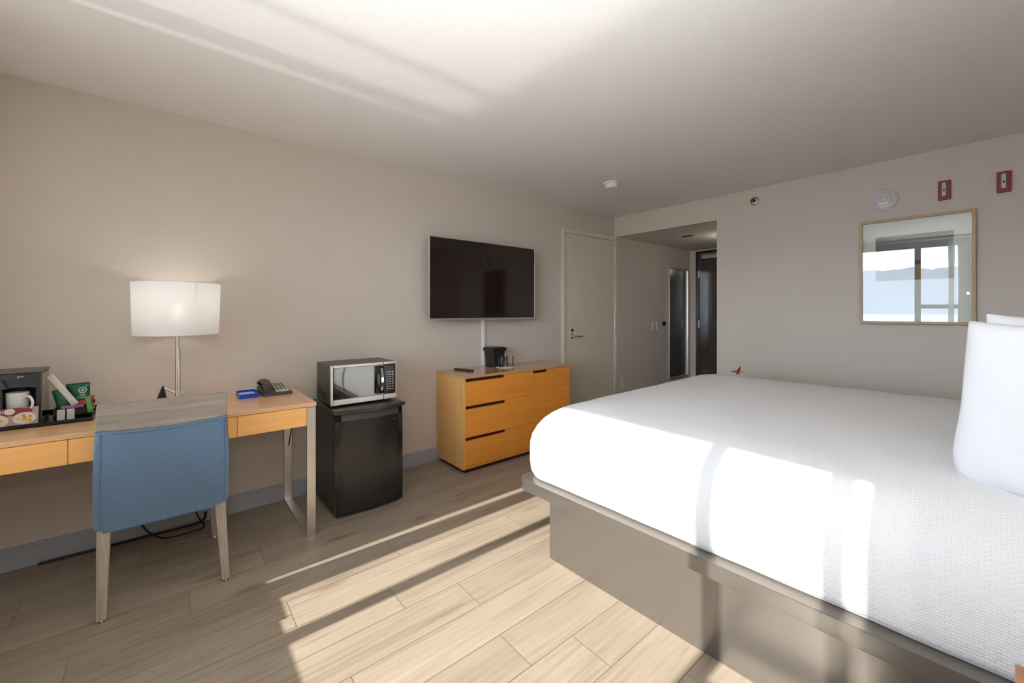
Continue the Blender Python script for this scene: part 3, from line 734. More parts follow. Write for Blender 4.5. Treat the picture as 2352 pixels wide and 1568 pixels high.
Mt = frame_M((mx+0.0006, yk0+0.026, mz1-0.026), (0, 1, 0), (0, 0, 1))
for x in (-2.93, -2.69):
    for y in (my0+0.04, my1-0.04):
        b = NB(); cyl(b, (x, y, 0.655), (x, y, mz0+0.006), 0.011, n=12); obj('foot', b, M['black'], mw)

# ------------------------------------------------------------------ desk
ZT = 0.745
dk = thing('desk', 'long honey oak writing desk with steel loop legs along the left wall', 'desk', (-2.78, -0.04, 0))
dX, dY0, dY1 = -2.475, -0.70, 0.632
b = NB(); box(b, -3.076, dX, dY0, dY1, 0.724, ZT, 0.0015); obj('desktop', b, wood('desktop_oak', (214, 166, 122), (228, 184, 140), 1, 0.27, coat=0.25, amp=0.8), dk)
b = NB(); box(b, dX-0.03, dX-0.012, dY0+0.05, dY1-0.05, 0.622, 0.724); box(b, -3.07, -3.055, dY0+0.05, dY1-0.05, 0.64, 0.724); box(b, -3.055, dX-0.03, dY0+0.05, dY1-0.05, 0.626, 0.634)
obj('apron', b, M['desk'], dk)
for y0, y1 in ((dY0+0.05, -0.3245), (-0.3215, 0.2595), (0.2625, dY1-0.05)):
    b = NB(); box(b, dX-0.012, dX-0.001, y0, y1, 0.620, 0.7215, 0.0006, 1); obj('drawer', b, M['desk'], dk)
def loop_leg(y0, y1):
    b = NB(); th = 0.012
    box(b, dX-th, dX+0.001, y0, y1, 0, 0.718, 0.001); box(b, -3.072, -3.072+th, y0, y1, 0, 0.718, 0.001)
    box(b, -3.072+th, dX-th, y0, y1, 0, th, 0.0005); box(b, -3.072+th, dX-th, y0, y1, 0.712, 0.722, 0.0005)
    obj('leg', b, M['steel'], dk, 'brushed steel loop leg')
loop_leg(0.583, 0.628); loop_leg(-0.698, -0.653)
b = NB(); cyl(b, (-3.035, 0.085, ZT), (-3.035, 0.085, ZT+0.0008), 0.03, n=24); obj('cable_grommet', b, M['black'], dk, 'black round cable grommet', smooth=30)

# cables
b = NB(); tube(b, spline([(-3.055, 0.165, 0.06), (-3.055, 0.16, 0.02), (-3.052, 0.12, 0.008), (-3.05, 0.05, 0.007), (-3.052, -0.08, 0.007), (-3.055, -0.22, 0.007), (-3.055, -0.5, 0.007)], 8), 0.006, 8)
solo('power_cable', b, M['rubber'], 'thick black cable lying on the floor along the wall under the desk', 'cable', smooth=True)
b = NB(); tube(b, spline([(-3.055, 0.09, 0.50), (-3.05, 0.10, 0.2), (-3.03, 0.125, 0.06), (-2.985, 0.155, 0.006), (-2.955, 0.10, 0.006), (-2.965, -0.02, 0.006), (-3.03, -0.09, 0.035), (-3.055, -0.13, 0.10)], 8), 0.0045, 8)
solo('power_cable', b, M['rubber'], 'thin black cable hanging behind the chair and curling onto the floor', 'cable', smooth=True)
b = NB(); tube(b, spline([(-3.06, 0.633, 0.62), (-3.055, 0.630, 0.52), (-3.058, 0.618, 0.42), (-3.05, 0.609, 0.36)], 8), 0.003, 6)
solo('phone_cord', b, M['rubber'], 'short thin black cord hanging behind the right desk leg', 'cable', smooth=True)

# ------------------------------------------------------------------ lamp
LX, LY = -2.872, 0.034
lp = thing('desk_lamp', 'lit desk lamp with a white drum shade on a thin metal pole', 'lamp', (LX, LY, ZT))
b = NB(); box(b, LX-0.10, LX+0.02, LY-0.055, LY+0.055, ZT, ZT+0.014, 0.004); obj('lamp_base', b, M['steel'], lp)
b = NB(); cyl(b, (LX, LY, ZT+0.014), (LX, LY, 1.045), 0.0125, n=20); cyl(b, (LX, LY, 1.045), (LX, LY, 1.055), 0.0125, 0.0095, n=20); cyl(b, (LX, LY-0.003, 1.055), (LX, LY-0.003, 1.16), 0.0095, n=20); obj('pole', b, M['steel'], lp, smooth=30)
b = NB(); tube(b, [(LX, LY, 0.806), (LX, LY-0.062, 0.846)], 0.006, 8); box(b, LX-0.008, LX+0.014, LY+0.010, LY+0.022, 0.80, 0.822, 0.002); obj('bracket_arm', b, M['steel'], lp)
b = NB(); prism(b, [(LY-0.096, 0.759), (LY-0.040, 0.759), (LY-0.058, 0.852), (LY-0.066, 0.852)], -0.02, 0.02, 0, frame_M((LX-0.01, 0, 0), (0, 1, 0), (0, 0, 1)), bev=0.002); obj('wedge_support', b, M['black'], lp)
b = NB(); R = 0.187
sh_z0, sh_z1 = 1.128, 1.404
lathe(b, [(R-0.004, sh_z0), (R+0.003, sh_z1)], (LX, LY-0.001, 0), 64); obj('lamp_shade', b, M['shade'], lp, smooth=True)
shade = [o for o in lp.children if o.name.startswith('lamp_shade')][0]
for z, r_ in ((sh_z0, R-0.004), (sh_z1, R+0.003)):
    b = NB(); tube(b, [(LX+r_*math.cos(2*PI*i/64), LY-0.001+r_*math.sin(2*PI*i/64), z) for i in range(64)], 0.0022, 6, True)
    obj('shade_ring', b, M['white'], shade, smooth=True)
b = NB(); 
for i in range(3):
    a = 2*PI*i/3+0.4; cyl(b, (LX, LY, 1.19), (LX+R*math.cos(a), LY-0.001+R*math.sin(a), 1.40), 0.0018, n=6)
cyl(b, (LX, LY, 1.155), (LX, LY, 1.20), 0.015, n=16); obj('bulb_socket', b, M['steel'], lp)
b = NB(); lathe(b, [(0, 1.198), (0.014, 1.20), (0.030, 1.235), (0.031, 1.26), (0.018, 1.288), (0, 1.293)], (LX, LY, 0), 24); obj('bulb', b, emit('bulb_glow', (255, 250, 242), 4), lp, smooth=True)
L = bpy.data.lights.new('lamp_light', 'POINT'); L.energy = 0.9; L.color = (1.0, 0.97, 0.93); L.shadow_soft_size = 0.03
lo = bpy.data.objects.new('lamp_light', L); link(lo); lo.location = (LX, LY, 1.325)

# ------------------------------------------------------------------ phone and blue tray
ph = thing('telephone', 'black desk telephone with a light keypad beside the blue tray', 'telephone', (-2.905, 0.500, ZT), math.radians(3))
def wedge(bm, x0, x1, y0, y1, zf, zb, z0=0.0, mi=0, bev=0.004):
    """low at the front (x1), high at the back (x0)"""
    prism(bm, [(x1, z0), (x1, zf), (x0, zb), (x0, z0)], 0, y1-y0, mi, frame_M((0, y1, 0), (1, 0, 0), (0, 0, 1)), bev=bev)
b = NB(); wedge(b, -0.10, 0.088, -0.078, 0.078, 0.016, 0.042); obj('phone_base', b, plain('phone_grey', (66, 65, 62), 0.4), ph, world=False, smooth=30)
b = NB(); wedge(b, -0.085, 0.070, -0.012, 0.066, 0.028, 0.056, 0.018); obj('keypad_plate', b, plain('phone_plate', (196, 190, 176), 0.5), ph, world=False, smooth=30)
kp = [o for o in ph.children if o.name.startswith('keypad_plate')][0]
b = NB()
for i in range(5):
    for j in range(3):
        x = -0.055+i*0.025; y = 0.002+j*0.019; z = 0.0288+(0.070-x)*0.028/0.155
        box(b, x, x+0.014, y, y+0.012, z-0.001, z+0.0022, 0.001, 1)
obj('keys', b, plain('phone_keys', (92, 88, 80), 0.5), kp, world=False)
b = NB(); 
hp = spline([(-0.100, 0, 0.060), (-0.082, 0, 0.073), (-0.04, 0, 0.074), (0.02, 0, 0.062), (0.060, 0, 0.050), (0.082, 0, 0.036)], 5)
rows = []
for i, p in enumerate(hp):
    u = i/(len(hp)-1); wd = 0.025+0.006*(abs(2*u-1)**2); th = 0.010+0.010*(abs(2*u-1)**3)
    rows.append([b.verts.new((p.x, p.y-0.045+wd*math.cos(a)*(1), p.z+th*math.sin(a))) for a in [2*PI*k/14 for k in range(14)]])
for r0, r1 in zip(rows, rows[1:]):
    for k in range(14): b.faces.new((r0[k], r0[(k+1) % 14], r1[(k+1) % 14], r1[k]))
b.faces.new(rows[0]); b.faces.new(rows[-1])
obj('handset', b, plain('handset_brown_black', (58, 52, 50), 0.35), ph, world=False, smooth=60)
b = NB(); tube(b, [(-0.05+0.012*i/6*0.4+0.006*math.sin(i*1.3), -0.088-0.004*math.cos(i*1.3), 0.02+0.006*math.cos(i*1.3)) for i in range(60)], 0.0018, 6); obj('coiled_cord', b, M['rubber'], ph, world=False)

t = thing('blue_tray', 'small bright blue plastic tray on the desk left of the telephone', 'tray', (-2.90, 0.355, ZT))
b = NB(); x0, x1, y0, y1, h = -2.985, -2.828, 0.308, 0.404, 0.026
box(b, x0, x1, y0, y1, ZT, ZT+0.003); box(b, x0, x0+0.003, y0, y1, ZT+0.003, ZT+h); box(b, x1-0.003, x1, y0, y1, ZT+0.003, ZT+h); box(b, x0+0.003, x1-0.003, y0, y0+0.003, ZT+0.003, ZT+h); box(b, x0+0.003, x1-0.003, y1-0.003, y1, ZT+0.003, ZT+h)
obj('tray_shell', b, M['trayblue'], t)
b = NB(); box(b, x0+0.02, x1-0.006, y0+0.008, y1-0.008, ZT+0.003, ZT+0.016); solo('note_pad', b, plain('note_blue_white', (176, 198, 232), 0.7), 'pale blue-white note pad lying in the bright blue tray', 'note pad')

# ------------------------------------------------------------------ coffee corner
ty = ZT
t = thing('serving_tray', 'black rectangular serving tray under the coffee maker on the desk', 'tray', (-2.89, -0.46, ZT))
b = NB(); tx0, tx1, tyy0, tyy1 = -3.050, -2.715, -0.690, -0.272
box(b, tx0, tx1, tyy0, tyy1, ZT, ZT+0.004, 0.001); 
for q in ((tx0, tx0+0.006, tyy0, tyy1), (tx1-0.006, tx1, tyy0, tyy1), (tx0+0.006, tx1-0.006, tyy0, tyy0+0.006), (tx0+0.006, tx1-0.006, tyy1-0.006, tyy1)): box(b, q[0], q[1], q[2], q[3], ZT, ZT+0.018, 0.001)
obj('tray_shell', b, M['blackgloss'], t)
ZK = ZT+0.004
cm = thing('coffee_maker', 'black single cup coffee maker on the tray at the left edge', 'coffee maker', (-2.84, -0.52, ZK))
cx0, cx1, cy0, cy1, cz1 = -2.925, -2.752, -0.602, -0.443, 0.985
# body with an arched opening in its front
b = NB()
box(b, cx0, -2.872, cy0, cy1, ZK, 0.978, 0.004)                       # rear tank
pw = 0.0135
yo = -0.552; box(b, -2.872, cx1, cy0, yo, ZK, 0.916, 0.002); box(b, -2.872, cx1, cy1-pw, cy1, ZK, 0.916, 0.002)
box(b, -2.872, cx1-0.016, cy0, cy1, 0.916, 0.978, 0.002); box(b, -2.872, cx1, yo, cy1-pw, ZK, ZK+0.044, 0.002)
ycm = -0.504
prism(b, [(cy0, 0.916), (ycm-0.034, 0.916), (ycm-0.050, 0.955), (ycm+0.050, 0.955), (ycm+0.034, 0.916), (cy1, 0.916), (cy1, 0.978), (cy0, 0.978)], cx1-0.016, cx1, 0, frame_M((0, 0, 0), (0, 1, 0), (0, 0, 1)))
obj('body', b, plain('coffee_maker_black', (40, 45, 54), 0.3, spec=0.6), cm)
b = NB(); box(b, cx0+0.012, -2.772, cy1-0.0005, cy1+0.0015, ZK+0.02, 0.972, 0.0005, 1); obj('side_panel', b, plain('polished_side', (170, 158, 148), 0.12, 0.95), cm, 'polished side panel')
b = NB(); box(b, cx0-0.004, cx1-0.006, cy0-0.003, cy1+0.003, 0.978, 0.990, 0.004); obj('top_cover', b, plain('coffee_maker_top', (92, 86, 78), 0.35), cm)
b = NB(); cyc = ycm
lathe(b, [(0, 0), (0.018, 0), (0.020, 0.006), (0.027, 0.030), (0, 0.030)], (-2.802, cyc, 0.900), 28); obj('filter_funnel', b, M['black'], cm, smooth=30)
b = NB(); text_bm(b, 'avv', 0.015, frame_M((cx1+0.0004, cyc+0.002, 0.967), (0, 1, 0), (0, 0, 1)), 0.0003, 0, 0.3); obj('logo', b, M['white'], cm)
b = NB(); box(b, -2.866, cx1-0.004, yo+0.003, cy1-pw-0.003, ZK+0.044, ZK+0.0465); obj('drip_grid', b, M['dark_metal'], cm)
mg = thing('coffee_mug', 'white ceramic mug with handle standing inside the coffee maker', 'mug', (-2.788, -0.517, ZK+0.0468))
b = NB(); mz = ZK+0.0468; mgx, mgy = -2.788, -0.5145
lathe(b, [(0, 0), (0.029, 0), (0.0335, 0.004), (0.0355, 0.100), (0.0330, 0.100), (0.031, 0.008), (0, 0.006)], (mgx, mgy, mz), 40); obj('mug_body', b, M['ceramic'], mg, smooth=60)
b = NB(); tube(b, spline([(mgx+0.022, mgy+0.026, mz+0.080), (mgx+0.040, mgy+0.042, mz+0.080), (mgx+0.048, mgy+0.051, mz+0.056), (mgx+0.042, mgy+0.044, mz+0.028), (mgx+0.021, mgy+0.025, mz+0.022)], 6), 0.0052, 10); obj('handle', b, M['ceramic'], mg, smooth=60)

# folded card with food pictures
cd = thing('menu_card', 'folded card with food photos leaning in front of the coffee maker', 'menu card', (-2.735, -0.53, ZK))
Mc = frame_M((-2.732, -0.538, ZK+0.003), (0, 1, 0), (-0.10, 0, 1)) @ Matrix.Diagonal((1.12, 1.17, 1, 1))
def CM(x, y, z=0.0): return Mc @ Matrix.Translation((x, y, z))
b = NB(); box(b, -0.085, 0.082, 0, 0.070, -0.001, 0, M=Mc); obj('front_leaf', b, plain('card_grey', (168, 150, 140), 0.6), cd)
b = NB(); box(b, -0.085, 0.040, 0.042, 0.070, 0, 0.0002, M=Mc); box(b, 0.0385, 0.066, 0.052, 0.068, 0.0002, 0.0004, M=Mc); obj('red_header', b, plain('card_red', (128, 50, 50), 0.6), cd)
b = NB(); text_bm(b, 'BREAKTIME', 0.0175, CM(-0.034, 0.0575, 0.0003), 0.0002); obj('title_text', b, plain('card_letters', (226, 208, 196), 0.6), cd)
b = NB()
for cx, r_ in ((-0.028, 0.034), (0.046, 0.030)):
    lathe(b, [(0, 0.0002), (r_, 0.0002), (r_, 0.0006), (r_*0.86, 0.0009), (0, 0.0007)], (0, 0, 0), 36, M=CM(cx, 0.026 if cx < 0 else 0.030), sx=1, sy=0.72)
lathe(b, [(0, 0.0004), (0.014, 0.0004), (0.014, 0.0008), (0, 0.0008)], (0, 0, 0), 30, M=CM(0.008, 0.058), sx=1, sy=0.8)
obj('plate_pictures', b, plain('card_plate_white', (216, 206, 196), 0.5), cd)
rnd = random.Random(3)
foodm = [plain('food_orange', (206, 130, 52), 0.6), plain('food_yellow', (216, 176, 84), 0.6)]
for cx, cy_, rx, ry, k in ((-0.032, 0.026, 0.022, 0.015, 26), (0.048, 0.030, 0.017, 0.012, 18)):
    b = NB()
    for i in range(k):
        a = rnd.uniform(0, 2*PI); q = math.sqrt(rnd.random())
        lathe(b, [(0, 0.0008), (0.005, 0.0008), (0.0045, 0.0012), (0, 0.0014)], (0, 0, 0), 10, mi=i % 2, M=CM(cx+rx*q*math.cos(a), cy_+ry*q*math.sin(a)))
    obj('food_picture', b, foodm, cd)

# condiment caddy with packets
cc = thing('condiment_caddy', 'black plastic caddy holding coffee bags on the right of the tray', 'caddy', (-2.83, -0.342, ZK))
b = NB(); qx0, qx1, qy0, qy1 = -2.90, -2.775, -0.408, -0.285
box(b, qx0, qx1, qy0, qy1, ZK, ZK+0.003); box(b, qx1-0.003, qx1, qy0, qy1, ZK+0.003, ZK+0.054); box(b, qx0, qx0+0.003, qy0, qy1, ZK+0.003, ZK+0.066)
box(b, qx0+0.003, qx1-0.003, qy0, qy0+0.003, ZK+0.003, ZK+0.056); box(b, qx0+0.003, qx1-0.003, qy1-0.003, qy1, ZK+0.003, ZK+0.056)
box(b, -2.835, -2.832, qy0+0.003, qy1-0.003, ZK+0.003, ZK+0.054)
obj('caddy_shell', b, M['blackgloss'], cc)
def pouch(bm, w, h, th, M_, mi=0, nz=10, seal=0.008):
    tt = bmesh.new(); G = {}
    for s in (1, -1):
        for i in range(nz+1):
            for j in range(nz+1):
                u, v = -1+2*i/nz, -1+2*j/nz
                if s == -1 and (i in (0, nz) or j in (0, nz)): G[(s, i, j)] = G[(1, i, j)]; continue
                hh = max(0, (1-u*u))**0.5*max(0, (1-(abs(v)**3)))**0.6*th/2
                wr = 0.0012*math.sin(5*u+7*v)*(1-u*u)
                G[(s, i, j)] = tt.verts.new((u*w/2*(1-0.04*(1-v*v)), v*h/2, s*hh+wr))
    for s in (1, -1):
        for i in range(nz):
            for j in range(nz):
                f = [G[(s, i, j)], G[(s, i+1, j)], G[(s, i+1, j+1)], G[(s, i, j+1)]]
                try: tt.faces.new(f if s == 1 else f[::-1])
                except ValueError: pass
    return merge(bm, tt, mi, M_)
# big bag, right
ck = thing('coffee_bag', 'larger green coffee bag with round white emblem standing in the caddy', 'coffee bag', (-2.85, -0.33, ZK+0.01), 0, 'green coffee bags in the caddy')
Mb = frame_M((-2.850, -0.337, ZK+0.095), (0.05, 1, 0.04), (-0.10, -0.02, 1))
b = NB(); pouch(b, 0.082, 0.118, 0.026, Mb); obj('pouch', b, M['green'], ck, smooth=60)
b = NB(); box(b, -0.041, 0.041, 0.056, 0.064, -0.0012, 0.0012, M=Mb); obj('crimped_seal', b, plain('dark_green_seal', (20, 58, 34), 0.4), ck)
b = NB()
lathe(b, [(0.0115, 0.0145), (0.0145, 0.0145), (0.0145, 0.0150), (0.0115, 0.0150)], (0, 0, 0), 36, M=Mb @ Matrix.Translation((0.017, 0.028, -0.001)))
for a0 in range(5):
    a = PI/2+2*PI*a0/5; prism(b, [(0, -0.003), (0.003, 0), (0, 0.009), (-0.003, 0)], 0.0140, 0.0150, 0, Mb @ Matrix.Translation((0.017, 0.028, -0.001)) @ Matrix.Rotation(a-PI/2, 4, 'Z'))
text_bm(b, 'VERANDA', 0.0095, Mb @ Matrix.Translation((0.018, -0.006, 0.0142)), 0.0003)
box(b, 0.006, 0.030, 0.006, 0.0075, 0.0138, 0.0145, M=Mb); box(b, 0.009, 0.027, 0.002, 0.0032, 0.0138, 0.0145, M=Mb)
obj('printed_emblem', b, M['offwhite'], ck, 'round white emblem and lettering')
b = NB(); box(b, -0.038, 0.036, -0.040, -0.020, 0.0128, 0.0142, M=Mb, bev=0.0005); obj('red_band', b, [M['redpk']], ck)
ck2 = thing('coffee_bag', 'smaller green coffee bag tilted at the left side of the caddy', 'coffee bag', (-2.85, -0.39, ZK+0.01), 0, 'green coffee bags in the caddy')
Mb2 = frame_M((-2.826, -0.388, ZK+0.086), (0.05, 1, 0.22), (-0.08, -0.22, 1))
b = NB(); pouch(b, 0.045, 0.100, 0.018, Mb2); obj('pouch', b, M['green'], ck2, smooth=60)
b = NB(); box(b, -0.022, 0.022, 0.047, 0.054, -0.001, 0.001, M=Mb2); obj('crimped_seal', b, plain('dark_green_seal_b', (20, 58, 34), 0.4), ck2)
b = NB(); Mw = frame_M((-2.812, -0.383, ZK+0.136), (0.0, 0.87, 0.5), (-0.05, -0.5, 0.86)); pouch(b, 0.026, 0.165, 0.008, Mw)
solo('wrapped_stirrer', b, M['wrap'], 'long whitish wrapped stirrer leaning out of the caddy', 'wrapped stirrer', smooth=60)
for i, (y, lab) in enumerate(((-0.383, 'speckled white sugar packet on the caddy front, left of two'), (-0.352, 'speckled white sugar packet on the caddy front, right of two'))):
    b = NB(); box(b, qx1+0.0005, qx1+0.006, y-0.0125, y+0.0125, ZK+0.004, ZK+0.052, 0.001); solo('sugar_packet', b, M['speckle'], lab, 'sugar packet', 'speckled packets on the caddy')
b = NB(); box(b, -2.800, -2.790, -0.385, -0.312, ZK+0.046, ZK+0.064, 0.002); solo('purple_packet', b, M['purple'], 'purple and red packet lying across the front of the caddy', 'packet')
Mg = frame_M((-2.768, -0.292, ZK+0.062), (0, 1, 0.15), (0, -0.15, 1)); b = NB(); pouch(b, 0.020, 0.072, 0.012, Mg); solo('green_packet', b, M['green2'], 'light green narrow packet standing at the right end of the caddy', 'packet', smooth=60)
Mg = frame_M((-2.79, -0.287, ZK+0.060), (0, 1, -0.1), (0, 0.1, 1)); b = NB(); pouch(b, 0.014, 0.085, 0.006, Mg); solo('red_packet', b, M['redpk'], 'thin red packet behind the light green packet in the caddy', 'packet', smooth=60)

# ------------------------------------------------------------------ chair
ch = thing('desk_chair', 'blue upholstered chair with grey wood back rail pushed up to the desk', 'chair', (-2.57, -0.01, 0))
bx0, bx1 = -2.395, -2.330
yl, yr = -0.233, 0.210
b = NB(); Mch = frame_M((0, 0, 0), (0, 1, 0), (0, 0, 1))
ol = [(yl+0.0, 0.764), (yl-0.003, 0.60), (yl-0.001, 0.40)]
def arc(cx, cy, r, a0, a1, n=6): return [(cx+r*math.cos(math.radians(a0+(a1-a0)*i/n)), cy+r*math.sin(math.radians(a0+(a1-a0)*i/n))) for i in range(n+1)]
ol = [(yl+0.001, 0.766), (yl-0.004, 0.60)]+arc(yl+0.028, 0.384, 0.030, 180, 270)+arc(yr-0.028, 0.384, 0.030, 270, 360)+[(yr+0.004, 0.60)]+[(yr-0.001+(yl+0.001-yr+0.001)*i/10, 0.766-0.011*math.sin(PI*i/10)) for i in range(10)]
prism(b, ol, bx0, bx1, 0, Mch, bev=0.012); obj('backrest', b, M['blue'], ch, smooth=40)
br_ = ch.children[0]
b = NB(); d_ = 0.018
pp = [(yl+d_, 0.758), (yl+d_-0.003, 0.60)]+arc(yl+d_+0.022, 0.388, 0.024, 180, 270)+arc(yr-d_-0.022, 0.388, 0.024, 270, 360)+[(yr-d_+0.003, 0.60)]+[(yr-d_+(yl-yr+2*d_)*i/12, 0.757-0.011*math.sin(PI*i/12)) for i in range(12)]
tube(b, [(bx1+0.0005, y, z) for y, z in pp], 0.0032, 8); obj('piping', b, plain('blue_piping', (92, 116, 138), 0.8), br_, smooth=True)
b = NB(); prism(b, [(yl+0.004+(yr-yl-0.007)*i/10, 0.7675-0.011*math.sin(PI*i/10)) for i in range(11)]+[(yr-0.004, 0.869), (yl+0.006, 0.869)], bx0+0.008, bx1-0.004, 0, Mch, bev=0.003); obj('top_rail', b, M['greywood'], ch, 'grey wood top rail')
b = NB(); box(b, -2.84, -2.395, yl+0.005, yr-0.005, 0.375, 0.46, 0.022, 3); obj('seat', b, M['blue'], ch, smooth=40)
b = NB(); box(b, -2.82, -2.40, yl+0.025, yr-0.025, 0.345, 0.375, 0.003); obj('seat_frame', b, M['greywood'], ch)
def leg(x0, y0, x1, y1, z1, a0=0.015, a1=0.021):
    b = NB(); t_ = bmesh.new()
    lo_ = [t_.verts.new((x0+dx*a0, y0+dy*a0, 0.012)) for dx, dy in ((-1, -1), (1, -1), (1, 1), (-1, 1))]
    hi = [t_.verts.new((x1+dx*a1, y1+dy*a1, z1)) for dx, dy in ((-1, -1), (1, -1), (1, 1), (-1, 1))]
    t_.faces.new(lo_[::-1]); t_.faces.new(hi)
    for i in range(4): t_.faces.new((lo_[i], lo_[(i+1) % 4], hi[(i+1) % 4], hi[i]))
    bmesh.ops.bevel(t_, geom=[e for e in t_.edges if abs(e.verts[0].co.z-e.verts[1].co.z) > 0.1], offset=0.003, segments=2, profile=0.5, affect='EDGES')
    merge(b, t_); l_ = obj('leg', b, M['greywood_v'], ch)
    b = NB(); cyl(b, (x0, y0, 0.0), (x0, y0, 0.005), 0.015, n=20); cyl(b, (x0, y0, 0.005), (x0, y0, 0.012), 0.007, n=12); obj('glide', b, M['chrome'], l_, 'chrome foot glide', smooth=30)
leg(-2.335, -0.211, -2.352, -0.206, 0.365); leg(-2.330, 0.201, -2.350, 0.180, 0.365)
leg(-2.815, -0.246, -2.800, -0.232, 0.347, 0.012, 0.018); leg(-2.812, 0.192, -2.800, 0.172, 0.347, 0.012, 0.018)

# ------------------------------------------------------------------ bed
RB = math.radians(1.8)
BO = Vector((-1.489, 1.484, 0))
bd = thing('platform_bed', 'grey laminate platform bed base carrying the white mattress', 'bed', tuple(BO), RB)
b = NB(); box(b, 0, 2.05, 0, 1.74, 0, 0.342, 0.002); obj('plinth', b, M['bedgrey'], bd, world=False)
b = NB()
pl = [(x+0.975, y+0.945) for x, y in rrect(1.115, 1.040, 0.055, 8)]
prism(b, pl, 0.342, 0.398, bev=0.003)
obj('platform', b, M['bedgrey'], bd, world=False, smooth=30)

mt = thing('mattress', 'thick king mattress in a white waffle coverlet, sunlit along its near side', 'mattress', (BO.x, BO.y, 0.3985), RB)
def mattress():
    b = NB(); N_ = 12
    # centre and half sizes, local
    cx, cy, hx, hy = 0.945, 0.960, 1.105, 1.023
    prof = [(0.045, 0.000), (0.020, 0.004), (0.008, 0.03), (0.001, 0.08), (0.000, 0.13), (0.003, 0.17), (0.012, 0.21), (0.029, 0.25), (0.054, 0.286), (0.086, 0.316), (0.124, 0.341), (0.168, 0.359), (0.22, 0.371), (0.29, 0.381), (0.38, 0.389), (0.50, 0.396), (0.65, 0.401), (0.80, 0.403)]
    rings = []
    for ins, z in prof:
        r = max(0.06, 0.13-ins*0.2); L_ = []
        base_ = rrect(hx-ins, hy-ins, min(r, hy-ins-0.001), N_)
        # subdivide the long straight runs
        pts = []
        for i, p in enumerate(base_):
            q = base_[(i+1) % len(base_)]; pts.append(p)
            dl = math.hypot(q[0]-p[0], q[1]-p[1])
            if (i % (N_+1)) == N_:
                for k in range(1, 40): pts.append((p[0]+(q[0]-p[0])*k/40, p[1]+(q[1]-p[1])*k/40))
        for x, y in pts:
            w = 0.0025*math.sin(9*x+2*z*20)*math.sin(7*y+1.1)+0.0015*math.sin(23*x+17*y)
            k = 1.0
            L_.append(b.verts.new((cx+x+(w if 0 < ins < 0.2 or z > 0.02 else 0), cy+y+w, z+w*1.0*(z > 0.2))))
        rings.append(L_)
    n = len(rings[0])
    for a, c in zip(rings, rings[1:]):
        for i in range(n): b.faces.new((a[i], a[(i+1) % n], c[(i+1) % n], c[i]))
    b.faces.new(rings[0][::-1]); b.faces.new(rings[-1])
    return b
obj('coverlet', mattress(), M['sheet'], mt, world=False, smooth=70)

# pillows
def pillow(W, H, TH, seed=1, hem=False):
    b = NB(); n = 30; G = {}; rr = random.Random(seed)
    ph_ = [rr.uniform(0, 6) for _ in range(6)]
    for s in (1, -1):
        for i in range(n+1):
            for j in range(n+1):
                if s == -1 and (i in (0, n) or j in (0, n)): G[(s, i, j)] = G[(1, i, j)]; continue
                u, v = -1+2*i/n, -1+2*j/n
                uu, vv = math.sin(u*PI/2), math.sin(v*PI/2)
                e = max(0.0, (1-abs(u)**2.6))*max(0.0, (1-abs(v)**2.2))
                t_ = TH/2*(e**0.5)
                x = uu*W/2*(1-0.05*(1-vv*vv))*(1-0.07*max(0, -vv)**5); y = vv*H/2*(1-0.13*(1-uu*uu)*(1 if vv > 0 else -0.25))
                cr = 0.006*math.sin(7*u+ph_[0]+3*v)*math.sin(5*v+ph_[1])*e+0.004*math.sin(15*(u+v*0.6)+ph_[2])*(1-e)
                G[(s, i, j)] = b.verts.new((x, y, s*t_+cr))
    for s in (1, -1):
        for i in range(n):
            for j in range(n):
                f = [G[(s, i, j)], G[(s, i+1, j)], G[(s, i+1, j+1)], G[(s, i, j+1)]]
                try: b.faces.new(f if s == 1 else f[::-1])
                except ValueError: pass
    return b
def put_pillow(c, ux, uy, W, H, TH, label, seed):
    t = thing('pillow', label, 'pillow', c, 0, 'white pillows at the head of the bed')
    b = pillow(W, H, TH, seed)
    m = frame_M((0, 0, 0), ux, uy); bmesh.ops.transform(b, matrix=m, verts=b.verts)
    obj('pillow_case', b, M['cotton'], t, world=False, smooth=80)
    return t
p1 = put_pillow((0.252, 1.700, 0.992), (1, -0.42, 0.0), (0.085, 0.14, 1), 0.74, 0.465, 0.22, 'plump white pillow standing upright at the near side of the bed', 2)
p2 = put_pillow((0.285, 2.02, 1.020), (1, -0.12, 0.0), (0.06, 0.12, 1), 0.70, 0.45, 0.13, 'white pillow standing behind the front one, only its top corners showing', 5)

# flower
fl = thing('flower', 'small orange-red flower lying on the far edge of the coverlet', 'flower', (-1.262, 3.18, 0.792))
b = NB()
for i in range(5):
    a = 2*PI*i/5+0.3; L_ = 0.042 if i % 2 else 0.05
    d0 = Vector((math.cos(a), math.sin(a), 0)); pr = Vector((-d0.y, d0.x, 0)); rows = []
    for k in range(6):
        u = k/5; w_ = 0.012*math.sin(PI*(0.12+0.85*u)); z = 0.012+0.030*u-0.028*u*u+(0.02 if i == 1 else 0)*u
        rows.append([b.verts.new(d0*L_*u+pr*w_*s_+Vector((0, 0, z+0.003*abs(s_)))) for s_ in (-1, 0, 1)])
    for r0, r1 in zip(rows, rows[1:]):
        for q in range(2): b.faces.new((r0[q], r0[q+1], r1[q+1], r1[q]))
bmesh.ops.solidify(b, geom=b.faces[:], thickness=0.0012)
obj('petals', b, M['flower'], fl, world=False, smooth=60)
b = NB(); lathe(b, [(0, 0), (0.010, 0.003), (0.012, 0.014), (0, 0.022)], (0, 0, 0), 16); obj('flower_centre', b, M['flower'], fl, world=False, smooth=60)
b = NB()
